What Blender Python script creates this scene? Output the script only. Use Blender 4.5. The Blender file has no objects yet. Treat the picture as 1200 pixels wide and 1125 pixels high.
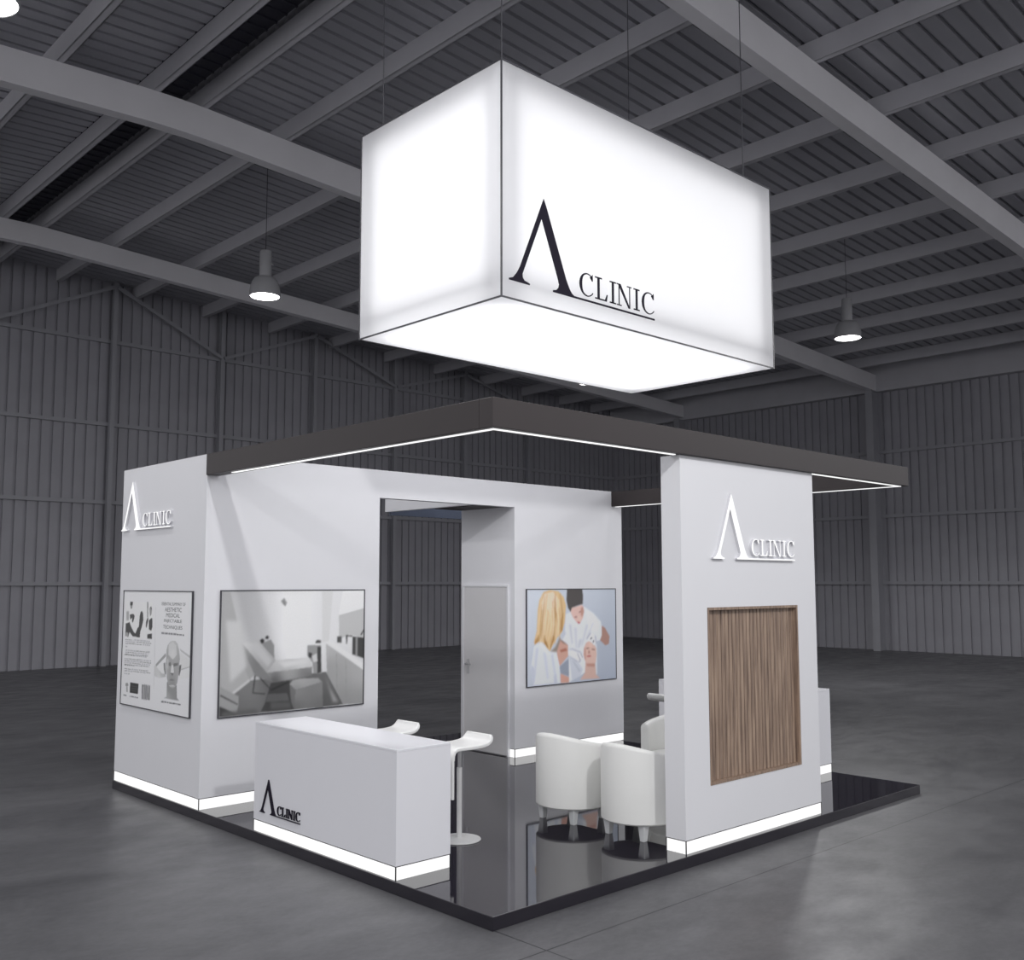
import bpy, bmesh, math, random
import numpy as np
from mathutils import Vector, Matrix
PI = math.pi
SC = bpy.context.scene
COL = SC.collection
RND = random.Random(11)

# ---------------------------------------------------------------- materials
def s2l(c):
    c = c / 255.0
    return c / 12.92 if c <= 0.04045 else ((c + 0.055) / 1.055) ** 2.4
def rgb(r, g=None, b=None):
    if g is None: g = b = r
    return (s2l(r), s2l(g), s2l(b), 1.0)
def mat(name, color, rough=0.5, metal=0.0, ior=1.5, noise=0.0, nscale=6.0, bump=0.0, bscale=60.0, coat=0.0):
    m = bpy.data.materials.new(name); m.use_nodes = True
    nt = m.node_tree; b = nt.nodes['Principled BSDF']
    b.inputs['Base Color'].default_value = color
    b.inputs['Roughness'].default_value = rough
    b.inputs['Metallic'].default_value = metal
    b.inputs['IOR'].default_value = ior
    b.inputs['Coat Weight'].default_value = coat
    tc = nt.nodes.new('ShaderNodeTexCoord')
    if noise:
        n = nt.nodes.new('ShaderNodeTexNoise'); n.inputs['Scale'].default_value = nscale; n.inputs['Detail'].default_value = 5
        nt.links.new(tc.outputs['Object'], n.inputs['Vector'])
        r = nt.nodes.new('ShaderNodeMapRange'); r.inputs['To Min'].default_value = 1 - noise; r.inputs['To Max'].default_value = 1 + noise
        nt.links.new(n.outputs['Fac'], r.inputs['Value'])
        mx = nt.nodes.new('ShaderNodeVectorMath'); mx.operation = 'SCALE'; mx.inputs[0].default_value = color[:3]
        nt.links.new(r.outputs['Result'], mx.inputs['Scale']); nt.links.new(mx.outputs['Vector'], b.inputs['Base Color'])
    if bump:
        n2 = nt.nodes.new('ShaderNodeTexNoise'); n2.inputs['Scale'].default_value = bscale
        nt.links.new(tc.outputs['Object'], n2.inputs['Vector'])
        bp = nt.nodes.new('ShaderNodeBump'); bp.inputs['Strength'].default_value = bump; bp.inputs['Distance'].default_value = 0.01
        nt.links.new(n2.outputs['Fac'], bp.inputs['Height']); nt.links.new(bp.outputs['Normal'], b.inputs['Normal'])
    return m
def emit(name, color, strength):
    m = bpy.data.materials.new(name); m.use_nodes = True
    b = m.node_tree.nodes['Principled BSDF']
    b.inputs['Base Color'].default_value = (0.06, 0.06, 0.06, 1)
    b.inputs['Emission Color'].default_value = color
    b.inputs['Emission Strength'].default_value = strength
    return m

M = {}
M['sheet'] = mat('painted_sheet', (0.33, 0.326, 0.36, 1), 0.42, noise=0.12, nscale=1.5)
M['deck'] = mat('roof_sheet', (0.40, 0.40, 0.435, 1), 0.30, metal=0.15, noise=0.15, nscale=0.8)
M['steel'] = mat('painted_steel', (0.50, 0.495, 0.53, 1), 0.45, noise=0.08, nscale=2)
M['rafter'] = mat('rafter_steel', (0.70, 0.69, 0.72, 1), 0.45, noise=0.06, nscale=2)
M['girt'] = mat('girt_steel', (0.33, 0.33, 0.36, 1), 0.45, noise=0.08, nscale=2)
M['ridge'] = mat('ridge_vent_shade', (0.035, 0.035, 0.05, 1), 0.6, noise=0.2)  # dark paint stands in for the shade up inside the ridge vent
M['white'] = mat('white_laminate', (0.80, 0.80, 0.83, 1), 0.38, noise=0.015, nscale=3)
M['counter'] = mat('white_counter_laminate', (0.80, 0.80, 0.84, 1), 0.3, noise=0.01)
M['black'] = mat('black_gloss', (0.014, 0.012, 0.019, 1), 0.035, ior=1.6)
M['edge'] = mat('black_edge', (0.02, 0.018, 0.028, 1), 0.3, noise=0.1)
M['canopy'] = mat('charcoal_canopy', (0.036, 0.029, 0.030, 1), 0.42, ior=1.4, noise=0.06)
M['seam'] = mat('dark_seam', (0.03, 0.03, 0.035, 1), 0.5, noise=0.1)
M['led'] = emit('led_strip', (1, 1, 1, 1), 1.0)
M['ledline'] = emit('led_line', (1, 1, 1, 1), 1.1)
M['ledsign'] = emit('lit_letters', (1, 1, 1, 1), 1.02)
M['return'] = mat('letter_side', (0.72, 0.72, 0.75, 1), 0.4, noise=0.02)
M['lens'] = emit('lamp_lens', (1, 0.99, 0.97, 1), 12.0)
M['lamp'] = mat('lamp_grey', (0.27, 0.27, 0.285, 1), 0.45, noise=0.06)
M['logo'] = mat('logo_black', (0.014, 0.011, 0.022, 1), 0.5, ior=1.2, noise=0.1)
M['chrome'] = mat('brushed_metal', (0.55, 0.55, 0.56, 1), 0.28, metal=0.9, noise=0.05)
M['plastic'] = mat('white_plastic', (0.84, 0.84, 0.83, 1), 0.3, noise=0.01)
M['pale'] = mat('pale_grey_metal', (0.66, 0.66, 0.66, 1), 0.3, noise=0.02)
M['leather'] = mat('white_leather', (0.82, 0.82, 0.80, 1), 0.42, noise=0.02, bump=0.05, bscale=90)
M['legs'] = mat('chair_leg', (0.68, 0.69, 0.70, 1), 0.35, noise=0.02)
M['door'] = mat('door_laminate', (0.70, 0.69, 0.70, 1), 0.32, noise=0.01)
M['blueboard'] = mat('slate_blue_board', (0.10, 0.125, 0.19, 1), 0.5, noise=0.05)
M['frame'] = mat('picture_frame', (0.05, 0.05, 0.06, 1), 0.35, noise=0.1)
M['cable'] = mat('steel_cable', (0.05, 0.05, 0.06, 1), 0.4, noise=0.1)

def make_floor_mat():
    m = bpy.data.materials.new('polished_concrete'); m.use_nodes = True
    nt = m.node_tree; b = nt.nodes['Principled BSDF']; L = nt.links.new
    tc = nt.nodes.new('ShaderNodeTexCoord')
    mp = nt.nodes.new('ShaderNodeMapping'); mp.inputs['Rotation'].default_value = (0, 0, 0.8); mp.inputs['Scale'].default_value = (1.0, 1.7, 1)
    L(tc.outputs['Object'], mp.inputs['Vector'])
    n1 = nt.nodes.new('ShaderNodeTexNoise'); n1.inputs['Scale'].default_value = 0.55; n1.inputs['Detail'].default_value = 9; n1.inputs['Roughness'].default_value = 0.62; n1.inputs['Distortion'].default_value = 0.6
    n2 = nt.nodes.new('ShaderNodeTexNoise'); n2.inputs['Scale'].default_value = 16; n2.inputs['Detail'].default_value = 8; n2.inputs['Roughness'].default_value = 0.7
    n3 = nt.nodes.new('ShaderNodeTexNoise'); n3.inputs['Scale'].default_value = 2.2; n3.inputs['Detail'].default_value = 6
    for n in (n1, n2, n3): L(mp.outputs['Vector'], n.inputs['Vector'])
    cr = nt.nodes.new('ShaderNodeValToRGB')
    cr.color_ramp.elements[0].position = 0.32; cr.color_ramp.elements[0].color = (0.066, 0.066, 0.072, 1)
    cr.color_ramp.elements[1].position = 0.68; cr.color_ramp.elements[1].color = (0.150, 0.149, 0.157, 1)
    mixn = nt.nodes.new('ShaderNodeMath'); mixn.operation = 'MULTIPLY_ADD'; mixn.inputs[1].default_value = 0.35; 
    L(n2.outputs['Fac'], mixn.inputs[0])
    sc = nt.nodes.new('ShaderNodeMath'); sc.operation = 'MULTIPLY'; sc.inputs[1].default_value = 0.65
    L(n1.outputs['Fac'], sc.inputs[0]); L(sc.outputs[0], mixn.inputs[2])
    L(mixn.outputs[0], cr.inputs['Fac'])
    # saw-cut joints, thin dark lines along y=-0.447 and x=0.02
    sx = nt.nodes.new('ShaderNodeSeparateXYZ'); L(tc.outputs['Object'], sx.inputs['Vector'])
    def line(out, v):
        a = nt.nodes.new('ShaderNodeMath'); a.operation = 'SUBTRACT'; a.inputs[1].default_value = v; L(out, a.inputs[0])
        c = nt.nodes.new('ShaderNodeMath'); c.operation = 'ABSOLUTE'; L(a.outputs[0], c.inputs[0])
        d = nt.nodes.new('ShaderNodeMath'); d.operation = 'LESS_THAN'; d.inputs[1].default_value = 0.006; L(c.outputs[0], d.inputs[0])
        return d.outputs[0]
    mx = nt.nodes.new('ShaderNodeMath'); mx.operation = 'MAXIMUM'
    fy = nt.nodes.new('ShaderNodeMath'); fy.operation = 'LESS_THAN'; fy.inputs[1].default_value = 0.0; L(sx.outputs['Y'], fy.inputs[0])
    fm = nt.nodes.new('ShaderNodeMath'); fm.operation = 'MULTIPLY'; L(fy.outputs[0], fm.inputs[0]); L(line(sx.outputs['X'], 0.02), fm.inputs[1])
    L(line(sx.outputs['Y'], -0.447), mx.inputs[0]); L(fm.outputs[0], mx.inputs[1])
    mc = nt.nodes.new('ShaderNodeMix'); mc.data_type = 'RGBA'
    L(mx.outputs[0], mc.inputs['Factor']); L(cr.outputs['Color'], mc.inputs[6]); mc.inputs[7].default_value = (0.03, 0.03, 0.034, 1)
    L(mc.outputs[2], b.inputs['Base Color'])
    b.inputs['IOR'].default_value = 1.38
    rr = nt.nodes.new('ShaderNodeMapRange'); rr.inputs['From Min'].default_value = 0.35; rr.inputs['From Max'].default_value = 0.65
    rr.inputs['To Min'].default_value = 0.34; rr.inputs['To Max'].default_value = 0.46
    L(n3.outputs['Fac'], rr.inputs['Value']); L(rr.outputs['Result'], b.inputs['Roughness'])
    bp = nt.nodes.new('ShaderNodeBump'); bp.inputs['Strength'].default_value = 0.10; bp.inputs['Distance'].default_value = 0.003
    n4 = nt.nodes.new('ShaderNodeTexNoise'); n4.inputs['Scale'].default_value = 28; n4.inputs['Detail'].default_value = 6
    L(mp.outputs['Vector'], n4.inputs['Vector'])
    L(n4.outputs['Fac'], bp.inputs['Height']); L(bp.outputs['Normal'], b.inputs['Normal'])
    return m
M['floor'] = make_floor_mat()

def make_wood():
    m = bpy.data.materials.new('walnut_slats'); m.use_nodes = True
    nt = m.node_tree; b = nt.nodes['Principled BSDF']; L = nt.links.new
    tc = nt.nodes.new('ShaderNodeTexCoord')
    mp = nt.nodes.new('ShaderNodeMapping'); mp.inputs['Scale'].default_value = (14, 14, 0.9)
    L(tc.outputs['Object'], mp.inputs['Vector'])
    n1 = nt.nodes.new('ShaderNodeTexNoise'); n1.inputs['Scale'].default_value = 2.2; n1.inputs['Detail'].default_value = 8; n1.inputs['Roughness'].default_value = 0.65
    L(mp.outputs['Vector'], n1.inputs['Vector'])
    cr = nt.nodes.new('ShaderNodeValToRGB')
    cr.color_ramp.elements[0].position = 0.3; cr.color_ramp.elements[0].color = rgb(104, 86, 76)
    cr.color_ramp.elements[1].position = 0.7; cr.color_ramp.elements[1].color = rgb(182, 158, 138)
    e = cr.color_ramp.elements.new(0.5); e.color = rgb(148, 126, 110)
    L(n1.outputs['Fac'], cr.inputs['Fac']); L(cr.outputs['Color'], b.inputs['Base Color'])
    b.inputs['Roughness'].default_value = 0.5
    return m
M['wood'] = make_wood()

def make_fabric():
    m = bpy.data.materials.new('backlit_fabric'); m.use_nodes = True
    nt = m.node_tree; L = nt.links.new
    out = nt.nodes['Material Output']; nt.nodes.remove(nt.nodes['Principled BSDF'])
    t = nt.nodes.new('ShaderNodeBsdfTranslucent'); t.inputs['Color'].default_value = (0.9, 0.9, 0.92, 1)
    d = nt.nodes.new('ShaderNodeBsdfDiffuse'); d.inputs['Color'].default_value = (0.88, 0.88, 0.9, 1)
    n = nt.nodes.new('ShaderNodeTexNoise'); n.inputs['Scale'].default_value = 300
    r = nt.nodes.new('ShaderNodeMapRange'); r.inputs['To Min'].default_value = 0.90; r.inputs['To Max'].default_value = 0.94
    L(n.outputs['Fac'], r.inputs['Value'])
    x = nt.nodes.new('ShaderNodeMixShader'); L(r.outputs['Result'], x.inputs['Fac'])
    L(d.outputs[0], x.inputs[1]); L(t.outputs[0], x.inputs[2]); L(x.outputs[0], out.inputs['Surface'])
    return m
M['fabric'] = make_fabric()

def make_print():
    m = bpy.data.materials.new('printed_picture'); m.use_nodes = True
    nt = m.node_tree; b = nt.nodes['Principled BSDF']; L = nt.links.new
    a = nt.nodes.new('ShaderNodeAttribute'); a.attribute_name = 'ink'; a.attribute_type = 'GEOMETRY'
    n = nt.nodes.new('ShaderNodeTexNoise'); n.inputs['Scale'].default_value = 90; n.inputs['Detail'].default_value = 3
    tc = nt.nodes.new('ShaderNodeTexCoord'); L(tc.outputs['Object'], n.inputs['Vector'])
    r = nt.nodes.new('ShaderNodeMapRange'); r.inputs['To Min'].default_value = 0.94; r.inputs['To Max'].default_value = 1.06; L(n.outputs['Fac'], r.inputs['Value'])
    x = nt.nodes.new('ShaderNodeVectorMath'); x.operation = 'SCALE'; L(a.outputs['Color'], x.inputs[0]); L(r.outputs['Result'], x.inputs['Scale'])
    L(x.outputs['Vector'], b.inputs['Base Color']); b.inputs['Roughness'].default_value = 0.35
    return m
M['print'] = make_print()

# ---------------------------------------------------------------- mesh builder
class MB:
    def __init__(s): s.v = []; s.f = []; s.m = []
    def add(s, vs, fs, mi=0):
        o = len(s.v); s.v += [tuple(map(float, q)) for q in vs]
        for f in fs: s.f.append(tuple(o + i for i in f)); s.m.append(mi)
    def box(s, x0, x1, y0, y1, z0, z1, mi=0):
        s.add([(x0,y0,z0),(x1,y0,z0),(x1,y1,z0),(x0,y1,z0),(x0,y0,z1),(x1,y0,z1),(x1,y1,z1),(x0,y1,z1)],
              [(0,3,2,1),(4,5,6,7),(0,1,5,4),(1,2,6,5),(2,3,7,6),(3,0,4,7)], mi)
    def prism(s, poly, f, d0, d1, mi=0, side=None):
        """poly in 2d, f(u,v,d) -> xyz, extruded from d0 to d1"""
        n = len(poly)
        vs = [f(u, v, d0) for u, v in poly] + [f(u, v, d1) for u, v in poly]
        o = len(s.v)
        s.add(vs, [tuple(range(n))[::-1], tuple(range(n, 2*n))], mi)
        for i in range(n): s.f.append((o+i, o+(i+1) % n, o+n+(i+1) % n, o+n+i)); s.m.append(mi if side is None else side)
    def lathe(s, prof, c=(0,0,0), n=40, mi=0, caps=True):
        vs = []; fs = []; k = len(prof)
        for i in range(n):
            a = 2*PI*i/n
            for r, z in prof: vs.append((c[0]+r*math.cos(a), c[1]+r*math.sin(a), c[2]+z))
        for i in range(n):
            j = (i+1) % n
            for q in range(k-1): fs.append((i*k+q, j*k+q, j*k+q+1, i*k+q+1))
        s.add(vs, fs, mi)
        o = len(s.v) - len(vs)
        for q, flip in ((0, True), (k-1, False)):
            if caps and prof[q][0] > 1e-5:
                ring = [o+i*k+q for i in range(n)]
                s.f.append(tuple(ring[::-1] if flip else ring)); s.m.append(mi)
    def bar(s, a, b, w, h, mi=0, up=(0,0,1)):
        a = Vector(a); b = Vector(b); d = (b-a).normalized(); u = Vector(up)
        sx = d.cross(u).normalized(); sy = sx.cross(d).normalized()
        vs = []
        for p in (a, b):
            for i, j in ((-1,-1),(1,-1),(1,1),(-1,1)): vs.append(p + sx*(i*w/2) + sy*(j*h/2))
        s.add(vs, [(0,1,2,3),(7,6,5,4),(0,4,5,1),(1,5,6,2),(2,6,7,3),(3,7,4,0)], mi)
    def tube(s, path, r, n=10, mi=0):
        P = [Vector(q) for q in path]; vs = []; fs = []
        ref = Vector((0.13, 0.31, 0.94))
        for i, q in enumerate(P):
            d = (P[min(i+1, len(P)-1)] - P[max(i-1, 0)]).normalized()
            a = d.cross(ref).normalized(); b = a.cross(d)
            for k in range(n):
                t = 2*PI*k/n; vs.append(q + a*r*math.cos(t) + b*r*math.sin(t))
        for i in range(len(P)-1):
            for k in range(n): fs.append((i*n+k, i*n+(k+1) % n, (i+1)*n+(k+1) % n, (i+1)*n+k))
        fs.append(tuple(range(n))[::-1]); fs.append(tuple((len(P)-1)*n+k for k in range(n)))
        s.add(vs, fs, mi)
    def build(s, name, mats, parent=None, local=False, loc=None, rotz=0, smooth=False, bevel=0, seg=2):
        off = Vector((0,0,0))
        if parent is not None and not local:
            q = parent
            while q is not None: off += q.location; q = q.parent
        me = bpy.data.meshes.new(name)
        me.from_pydata([tuple(Vector(q) - off) for q in s.v], [], s.f)
        if not isinstance(mats, (list, tuple)): mats = [mats]
        for m in mats: me.materials.append(m)
        me.polygons.foreach_set('material_index', s.m)
        bm = bmesh.new(); bm.from_mesh(me); bmesh.ops.recalc_face_normals(bm, faces=bm.faces); bm.to_mesh(me); bm.free()
        if smooth:
            me.polygons.foreach_set('use_smooth', [True]*len(me.polygons))
            me.set_sharp_from_angle(angle=math.radians(38))
        me.update()
        o = bpy.data.objects.new(name, me); COL.objects.link(o)
        if parent is not None: o.parent = parent
        if loc is not None: o.location = loc
        if rotz: o.rotation_euler.z = rotz
        if bevel:
            b = o.modifiers.new('edge', 'BEVEL'); b.width = bevel; b.segments = seg; b.limit_method = 'ANGLE'; b.angle_limit = math.radians(50)
        return o

def tag(o, label, cat, group=None):
    o['label'] = label; o['category'] = cat
    if group: o['group'] = group
    return o
def thing(name, label, cat, loc=(0,0,0), rotz=0, group=None):
    o = bpy.data.objects.new(name, None); COL.objects.link(o)
    o.location = loc; o.rotation_euler.z = rotz; o.empty_display_size = 0.1
    return tag(o, label, cat, group)
def structure(o):
    o['kind'] = 'structure'; return o
def dup(root, loc, rotz, label):
    r = root.copy(); COL.objects.link(r); r.location = loc; r.rotation_euler.z = rotz; r['label'] = label
    for ch in list(root.children):
        c = ch.copy(); COL.objects.link(c); c.parent = r
        for g in list(ch.children):
            d = g.copy(); COL.objects.link(d); d.parent = c
    return r
ORD = ['first','second','third','fourth','fifth','sixth','seventh','eighth','ninth','tenth','eleventh','twelfth','thirteenth']
ART = {
 1: [
  ((212,),[(0.038,1.058),(0.701,1.057),(0.72,0.692),(0.062,0.692)]),
  ((30,),[(0.16,1.058),(0.228,1.057),(0.226,1.022),(0.201,1.015),(0.159,1.018)]),
  ((120,),[(0.163,1.018),(0.221,1.019),(0.212,0.984),(0.176,0.983)]),
  ((235,),[(0.144,0.972),(0.273,0.961),(0.395,0.901),(0.386,0.804),(0.288,0.773),(0.154,0.853)]),
  ((40,),[(0.153,0.923),(0.25,0.934),(0.284,0.912),(0.267,0.87),(0.241,0.838),(0.219,0.851),(0.221,0.89),(0.179,0.868)]),
  ((34,),[(0.064,0.829),(0.129,0.838),(0.156,0.846),(0.219,0.785),(0.277,0.745),(0.317,0.733),(0.363,0.79),(0.395,0.804),(0.408,0.915),(0.428,0.958),(0.457,0.966),(0.488,0.944),(0.5,0.876),(0.469,0.807),(0.432,0.751),(0.428,0.694),(0.247,0.701),(0.168,0.741),(0.141,0.693),(0.061,0.694)]),
  ((140,),[(0.072,0.738),(0.135,0.733),(0.134,0.694),(0.061,0.695)]),
  ((236,),[(0.507,1.054),(0.573,1.055),(0.575,0.919),(0.548,0.85),(0.559,0.694),(0.461,0.696),(0.473,0.793),(0.507,0.869)]),
  ((60,),[(0.58,1.059),(0.603,1.059),(0.61,0.906),(0.592,0.906)]),
  ((130,),[(0.637,0.998),(0.671,1.016),(0.698,0.989),(0.689,0.935),(0.656,0.913)]),
  ((60,),[(0.649,1.01),(0.683,1.015),(0.698,0.989),(0.68,0.982),(0.665,0.999)]),
  ((34,),[(0.63,0.873),(0.689,0.901),(0.715,0.895),(0.721,0.815),(0.698,0.772),(0.641,0.784)]),
  ((34,),[(0.605,0.735),(0.716,0.747),(0.717,0.692),(0.608,0.693)]),
  ((34,),[(0.563,0.857),(0.605,0.909),(0.623,0.886),(0.584,0.797),(0.564,0.808)]),
  ((176,),[(0.788,1.011),(0.795,1.011),(0.796,0.517),(0.79,0.517)]),
  ((120,),[(0.066,0.666),(0.104,0.666),(0.104,0.659),(0.066,0.658)]),
  ((120,),[(0.114,0.666),(0.144,0.667),(0.145,0.659),(0.115,0.659)]),
  ((120,),[(0.155,0.667),(0.202,0.667),(0.202,0.659),(0.155,0.659)]),
  ((120,),[(0.212,0.667),(0.245,0.667),(0.245,0.66),(0.213,0.659)]),
  ((120,),[(0.255,0.667),(0.282,0.667),(0.283,0.66),(0.256,0.66)]),
  ((120,),[(0.293,0.667),(0.339,0.668),(0.34,0.66),(0.293,0.66)]),
  ((120,),[(0.349,0.668),(0.424,0.668),(0.425,0.661),(0.35,0.66)]),
  ((120,),[(0.434,0.668),(0.502,0.669),(0.503,0.661),(0.435,0.661)]),
  ((120,),[(0.512,0.669),(0.577,0.669),(0.578,0.662),(0.512,0.661)]),
  ((120,),[(0.587,0.669),(0.621,0.669),(0.622,0.662),(0.587,0.662)]),
  ((120,),[(0.631,0.669),(0.674,0.67),(0.675,0.662),(0.632,0.662)]),
  ((120,),[(0.067,0.646),(0.108,0.647),(0.108,0.639),(0.068,0.639)]),
  ((120,),[(0.118,0.647),(0.152,0.647),(0.153,0.639),(0.119,0.639)]),
  ((120,),[(0.163,0.647),(0.193,0.647),(0.194,0.64),(0.163,0.64)]),
  ((120,),[(0.203,0.647),(0.239,0.648),(0.24,0.64),(0.204,0.64)]),
  ((120,),[(0.25,0.648),(0.326,0.648),(0.327,0.641),(0.25,0.64)]),
  ((120,),[(0.336,0.648),(0.407,0.649),(0.407,0.641),(0.337,0.641)]),
  ((120,),[(0.417,0.649),(0.485,0.65),(0.486,0.642),(0.417,0.642)]),
  ((120,),[(0.495,0.65),(0.562,0.65),(0.563,0.643),(0.495,0.642)]),
  ((120,),[(0.572,0.65),(0.605,0.65),(0.606,0.643),(0.572,0.643)]),
  ((120,),[(0.615,0.65),(0.654,0.651),(0.655,0.643),(0.615,0.643)]),
  ((120,),[(0.664,0.651),(0.707,0.651),(0.708,0.644),(0.664,0.643)]),
  ((120,),[(0.069,0.625),(0.136,0.626),(0.137,0.618),(0.07,0.618)]),
  ((120,),[(0.147,0.626),(0.22,0.627),(0.221,0.619),(0.147,0.619)]),
  ((120,),[(0.23,0.627),(0.305,0.628),(0.305,0.62),(0.231,0.619)]),
  ((120,),[(0.315,0.628),(0.343,0.628),(0.344,0.62),(0.315,0.62)]),
  ((120,),[(0.353,0.628),(0.411,0.628),(0.412,0.621),(0.354,0.62)]),
  ((120,),[(0.421,0.629),(0.482,0.629),(0.482,0.622),(0.421,0.621)]),
  ((120,),[(0.491,0.629),(0.542,0.63),(0.543,0.622),(0.492,0.622)]),
  ((120,),[(0.552,0.63),(0.585,0.63),(0.585,0.623),(0.553,0.622)]),
  ((120,),[(0.594,0.63),(0.643,0.631),(0.643,0.623),(0.595,0.623)]),
  ((120,),[(0.652,0.631),(0.68,0.631),(0.68,0.623),(0.653,0.623)]),
  ((120,),[(0.072,0.593),(0.124,0.594),(0.124,0.586),(0.072,0.586)]),
  ((120,),[(0.075,0.554),(0.131,0.555),(0.132,0.547),(0.076,0.547)]),
  ((120,),[(0.142,0.555),(0.183,0.556),(0.184,0.548),(0.142,0.547)]),
  ((120,),[(0.193,0.556),(0.27,0.557),(0.27,0.549),(0.194,0.548)]),
  ((120,),[(0.28,0.557),(0.336,0.558),(0.337,0.55),(0.28,0.549)]),
  ((120,),[(0.346,0.558),(0.419,0.559),(0.42,0.551),(0.347,0.55)]),
  ((120,),[(0.429,0.559),(0.5,0.56),(0.5,0.553),(0.43,0.552)]),
  ((120,),[(0.509,0.56),(0.56,0.561),(0.561,0.553),(0.51,0.553)]),
  ((120,),[(0.57,0.561),(0.615,0.562),(0.616,0.554),(0.571,0.554)]),
  ((120,),[(0.625,0.562),(0.68,0.563),(0.681,0.555),(0.626,0.554)]),
  ((120,),[(0.077,0.535),(0.126,0.535),(0.127,0.528),(0.077,0.527)]),
  ((120,),[(0.136,0.536),(0.17,0.536),(0.171,0.528),(0.137,0.528)]),
  ((120,),[(0.18,0.536),(0.222,0.537),(0.222,0.529),(0.181,0.529)]),
  ((120,),[(0.232,0.537),(0.302,0.538),(0.303,0.531),(0.233,0.529)]),
  ((120,),[(0.312,0.538),(0.338,0.539),(0.339,0.531),(0.313,0.531)]),
  ((120,),[(0.348,0.539),(0.374,0.539),(0.375,0.532),(0.349,0.531)]),
  ((120,),[(0.384,0.539),(0.443,0.54),(0.443,0.533),(0.385,0.532)]),
  ((120,),[(0.453,0.54),(0.491,0.541),(0.492,0.533),(0.453,0.533)]),
  ((120,),[(0.501,0.541),(0.554,0.542),(0.554,0.534),(0.502,0.534)]),
  ((120,),[(0.563,0.542),(0.612,0.543),(0.612,0.535),(0.564,0.535)]),
  ((120,),[(0.621,0.543),(0.66,0.543),(0.66,0.536),(0.622,0.536)]),
  ((120,),[(0.078,0.514),(0.161,0.515),(0.162,0.508),(0.079,0.506)]),
  ((120,),[(0.171,0.515),(0.207,0.516),(0.207,0.508),(0.172,0.508)]),
  ((120,),[(0.217,0.516),(0.264,0.517),(0.265,0.509),(0.217,0.508)]),
  ((120,),[(0.274,0.517),(0.31,0.518),(0.31,0.51),(0.275,0.509)]),
  ((120,),[(0.32,0.518),(0.379,0.519),(0.38,0.511),(0.32,0.51)]),
  ((120,),[(0.389,0.519),(0.428,0.52),(0.428,0.512),(0.39,0.511)]),
  ((120,),[(0.438,0.52),(0.481,0.52),(0.481,0.513),(0.438,0.512)]),
  ((120,),[(0.49,0.521),(0.555,0.522),(0.555,0.514),(0.491,0.513)]),
  ((120,),[(0.564,0.522),(0.605,0.522),(0.605,0.515),(0.565,0.514)]),
  ((120,),[(0.614,0.523),(0.637,0.523),(0.638,0.516),(0.615,0.515)]),
  ((70,),[(0.933,0.767),(1.002,0.767),(1.003,0.752),(0.935,0.753)]),
  ((70,),[(1.011,0.767),(1.08,0.766),(1.081,0.752),(1.012,0.752)]),
  ((70,),[(1.089,0.766),(1.127,0.766),(1.128,0.751),(1.09,0.752)]),
  ((70,),[(1.136,0.766),(1.19,0.765),(1.191,0.751),(1.137,0.751)]),
  ((70,),[(1.199,0.765),(1.259,0.765),(1.26,0.751),(1.2,0.751)]),
  ((70,),[(1.268,0.765),(1.321,0.764),(1.321,0.75),(1.269,0.75)]),
  ((70,),[(1.329,0.764),(1.389,0.764),(1.39,0.75),(1.33,0.75)]),
  ((70,),[(1.398,0.764),(1.43,0.763),(1.431,0.749),(1.399,0.75)]),
  ((150,),[(0.067,0.956),(0.137,0.958),(0.145,0.86),(0.076,0.858)],2),
  ((178,),[(0.792,0.601),(0.799,0.601),(0.803,0.199),(0.796,0.199)]),
  ((168,182,190,176,182,196,170,158,170,186,190,182),[(1.05,0.569),(1.035,0.566),(0.826,0.448),(0.792,0.424),(0.793,0.332),(0.913,0.319),(1.065,0.342),(1.048,0.367),(0.972,0.369),(0.843,0.424),(0.903,0.459),(1.055,0.539)]),
  ((140,),[(1.035,0.564),(0.822,0.446),(0.843,0.428),(1.055,0.54)]),
  ((206,),[(0.856,0.423),(0.966,0.453),(1.042,0.461),(1.048,0.371),(0.979,0.374)]),
  ((168,),[(1.344,0.627),(1.58,0.567),(1.579,0.543),(1.368,0.604)]),
  ((196,),[(1.354,0.595),(1.568,0.536),(1.578,0.468),(1.389,0.428),(1.364,0.499)]),
  ((150,),[(1.389,0.436),(1.578,0.472),(1.578,0.465),(1.389,0.427)]),
  ((202,),[(1.401,0.429),(1.574,0.447),(1.576,0.372),(1.364,0.332),(1.347,0.363)]),
  ((120,),[(1.001,0.47),(1.041,0.477),(1.067,0.369),(1.043,0.361),(1.012,0.413)]),
  ((88,),[(1.347,0.469),(1.392,0.477),(1.381,0.416),(1.355,0.368),(1.337,0.38)]),
  ((118,150,172,190,118,108,130),[(1.093,0.3),(1.091,0.152),(1.025,0.136),(1.384,0.134),(1.319,0.16),(1.303,0.282),(1.223,0.231)]),
  ((184,180,168,152,146,142,144,142,136,128,128,134,142,150,152,150,158,166,176),[(1.192,0.697),(1.133,0.682),(1.082,0.647),(1.06,0.6),(1.06,0.534),(1.056,0.481),(1.069,0.396),(1.089,0.332),(1.123,0.269),(1.178,0.234),(1.223,0.23),(1.273,0.254),(1.314,0.302),(1.332,0.368),(1.342,0.433),(1.358,0.53),(1.338,0.607),(1.298,0.67),(1.252,0.694)]),
  ((188,),[(1.105,0.655),(1.193,0.682),(1.269,0.655),(1.29,0.566),(1.204,0.516),(1.104,0.556)]),
  ((98,),[(1.065,0.472),(1.161,0.488),(1.176,0.452),(1.082,0.452)]),
  ((98,),[(1.224,0.481),(1.327,0.491),(1.314,0.462),(1.223,0.45)]),
  ((196,),[(1.178,0.462),(1.219,0.464),(1.239,0.394),(1.198,0.379),(1.165,0.389)]),
  ((96,),[(1.159,0.386),(1.234,0.385),(1.207,0.358)]),
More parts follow.
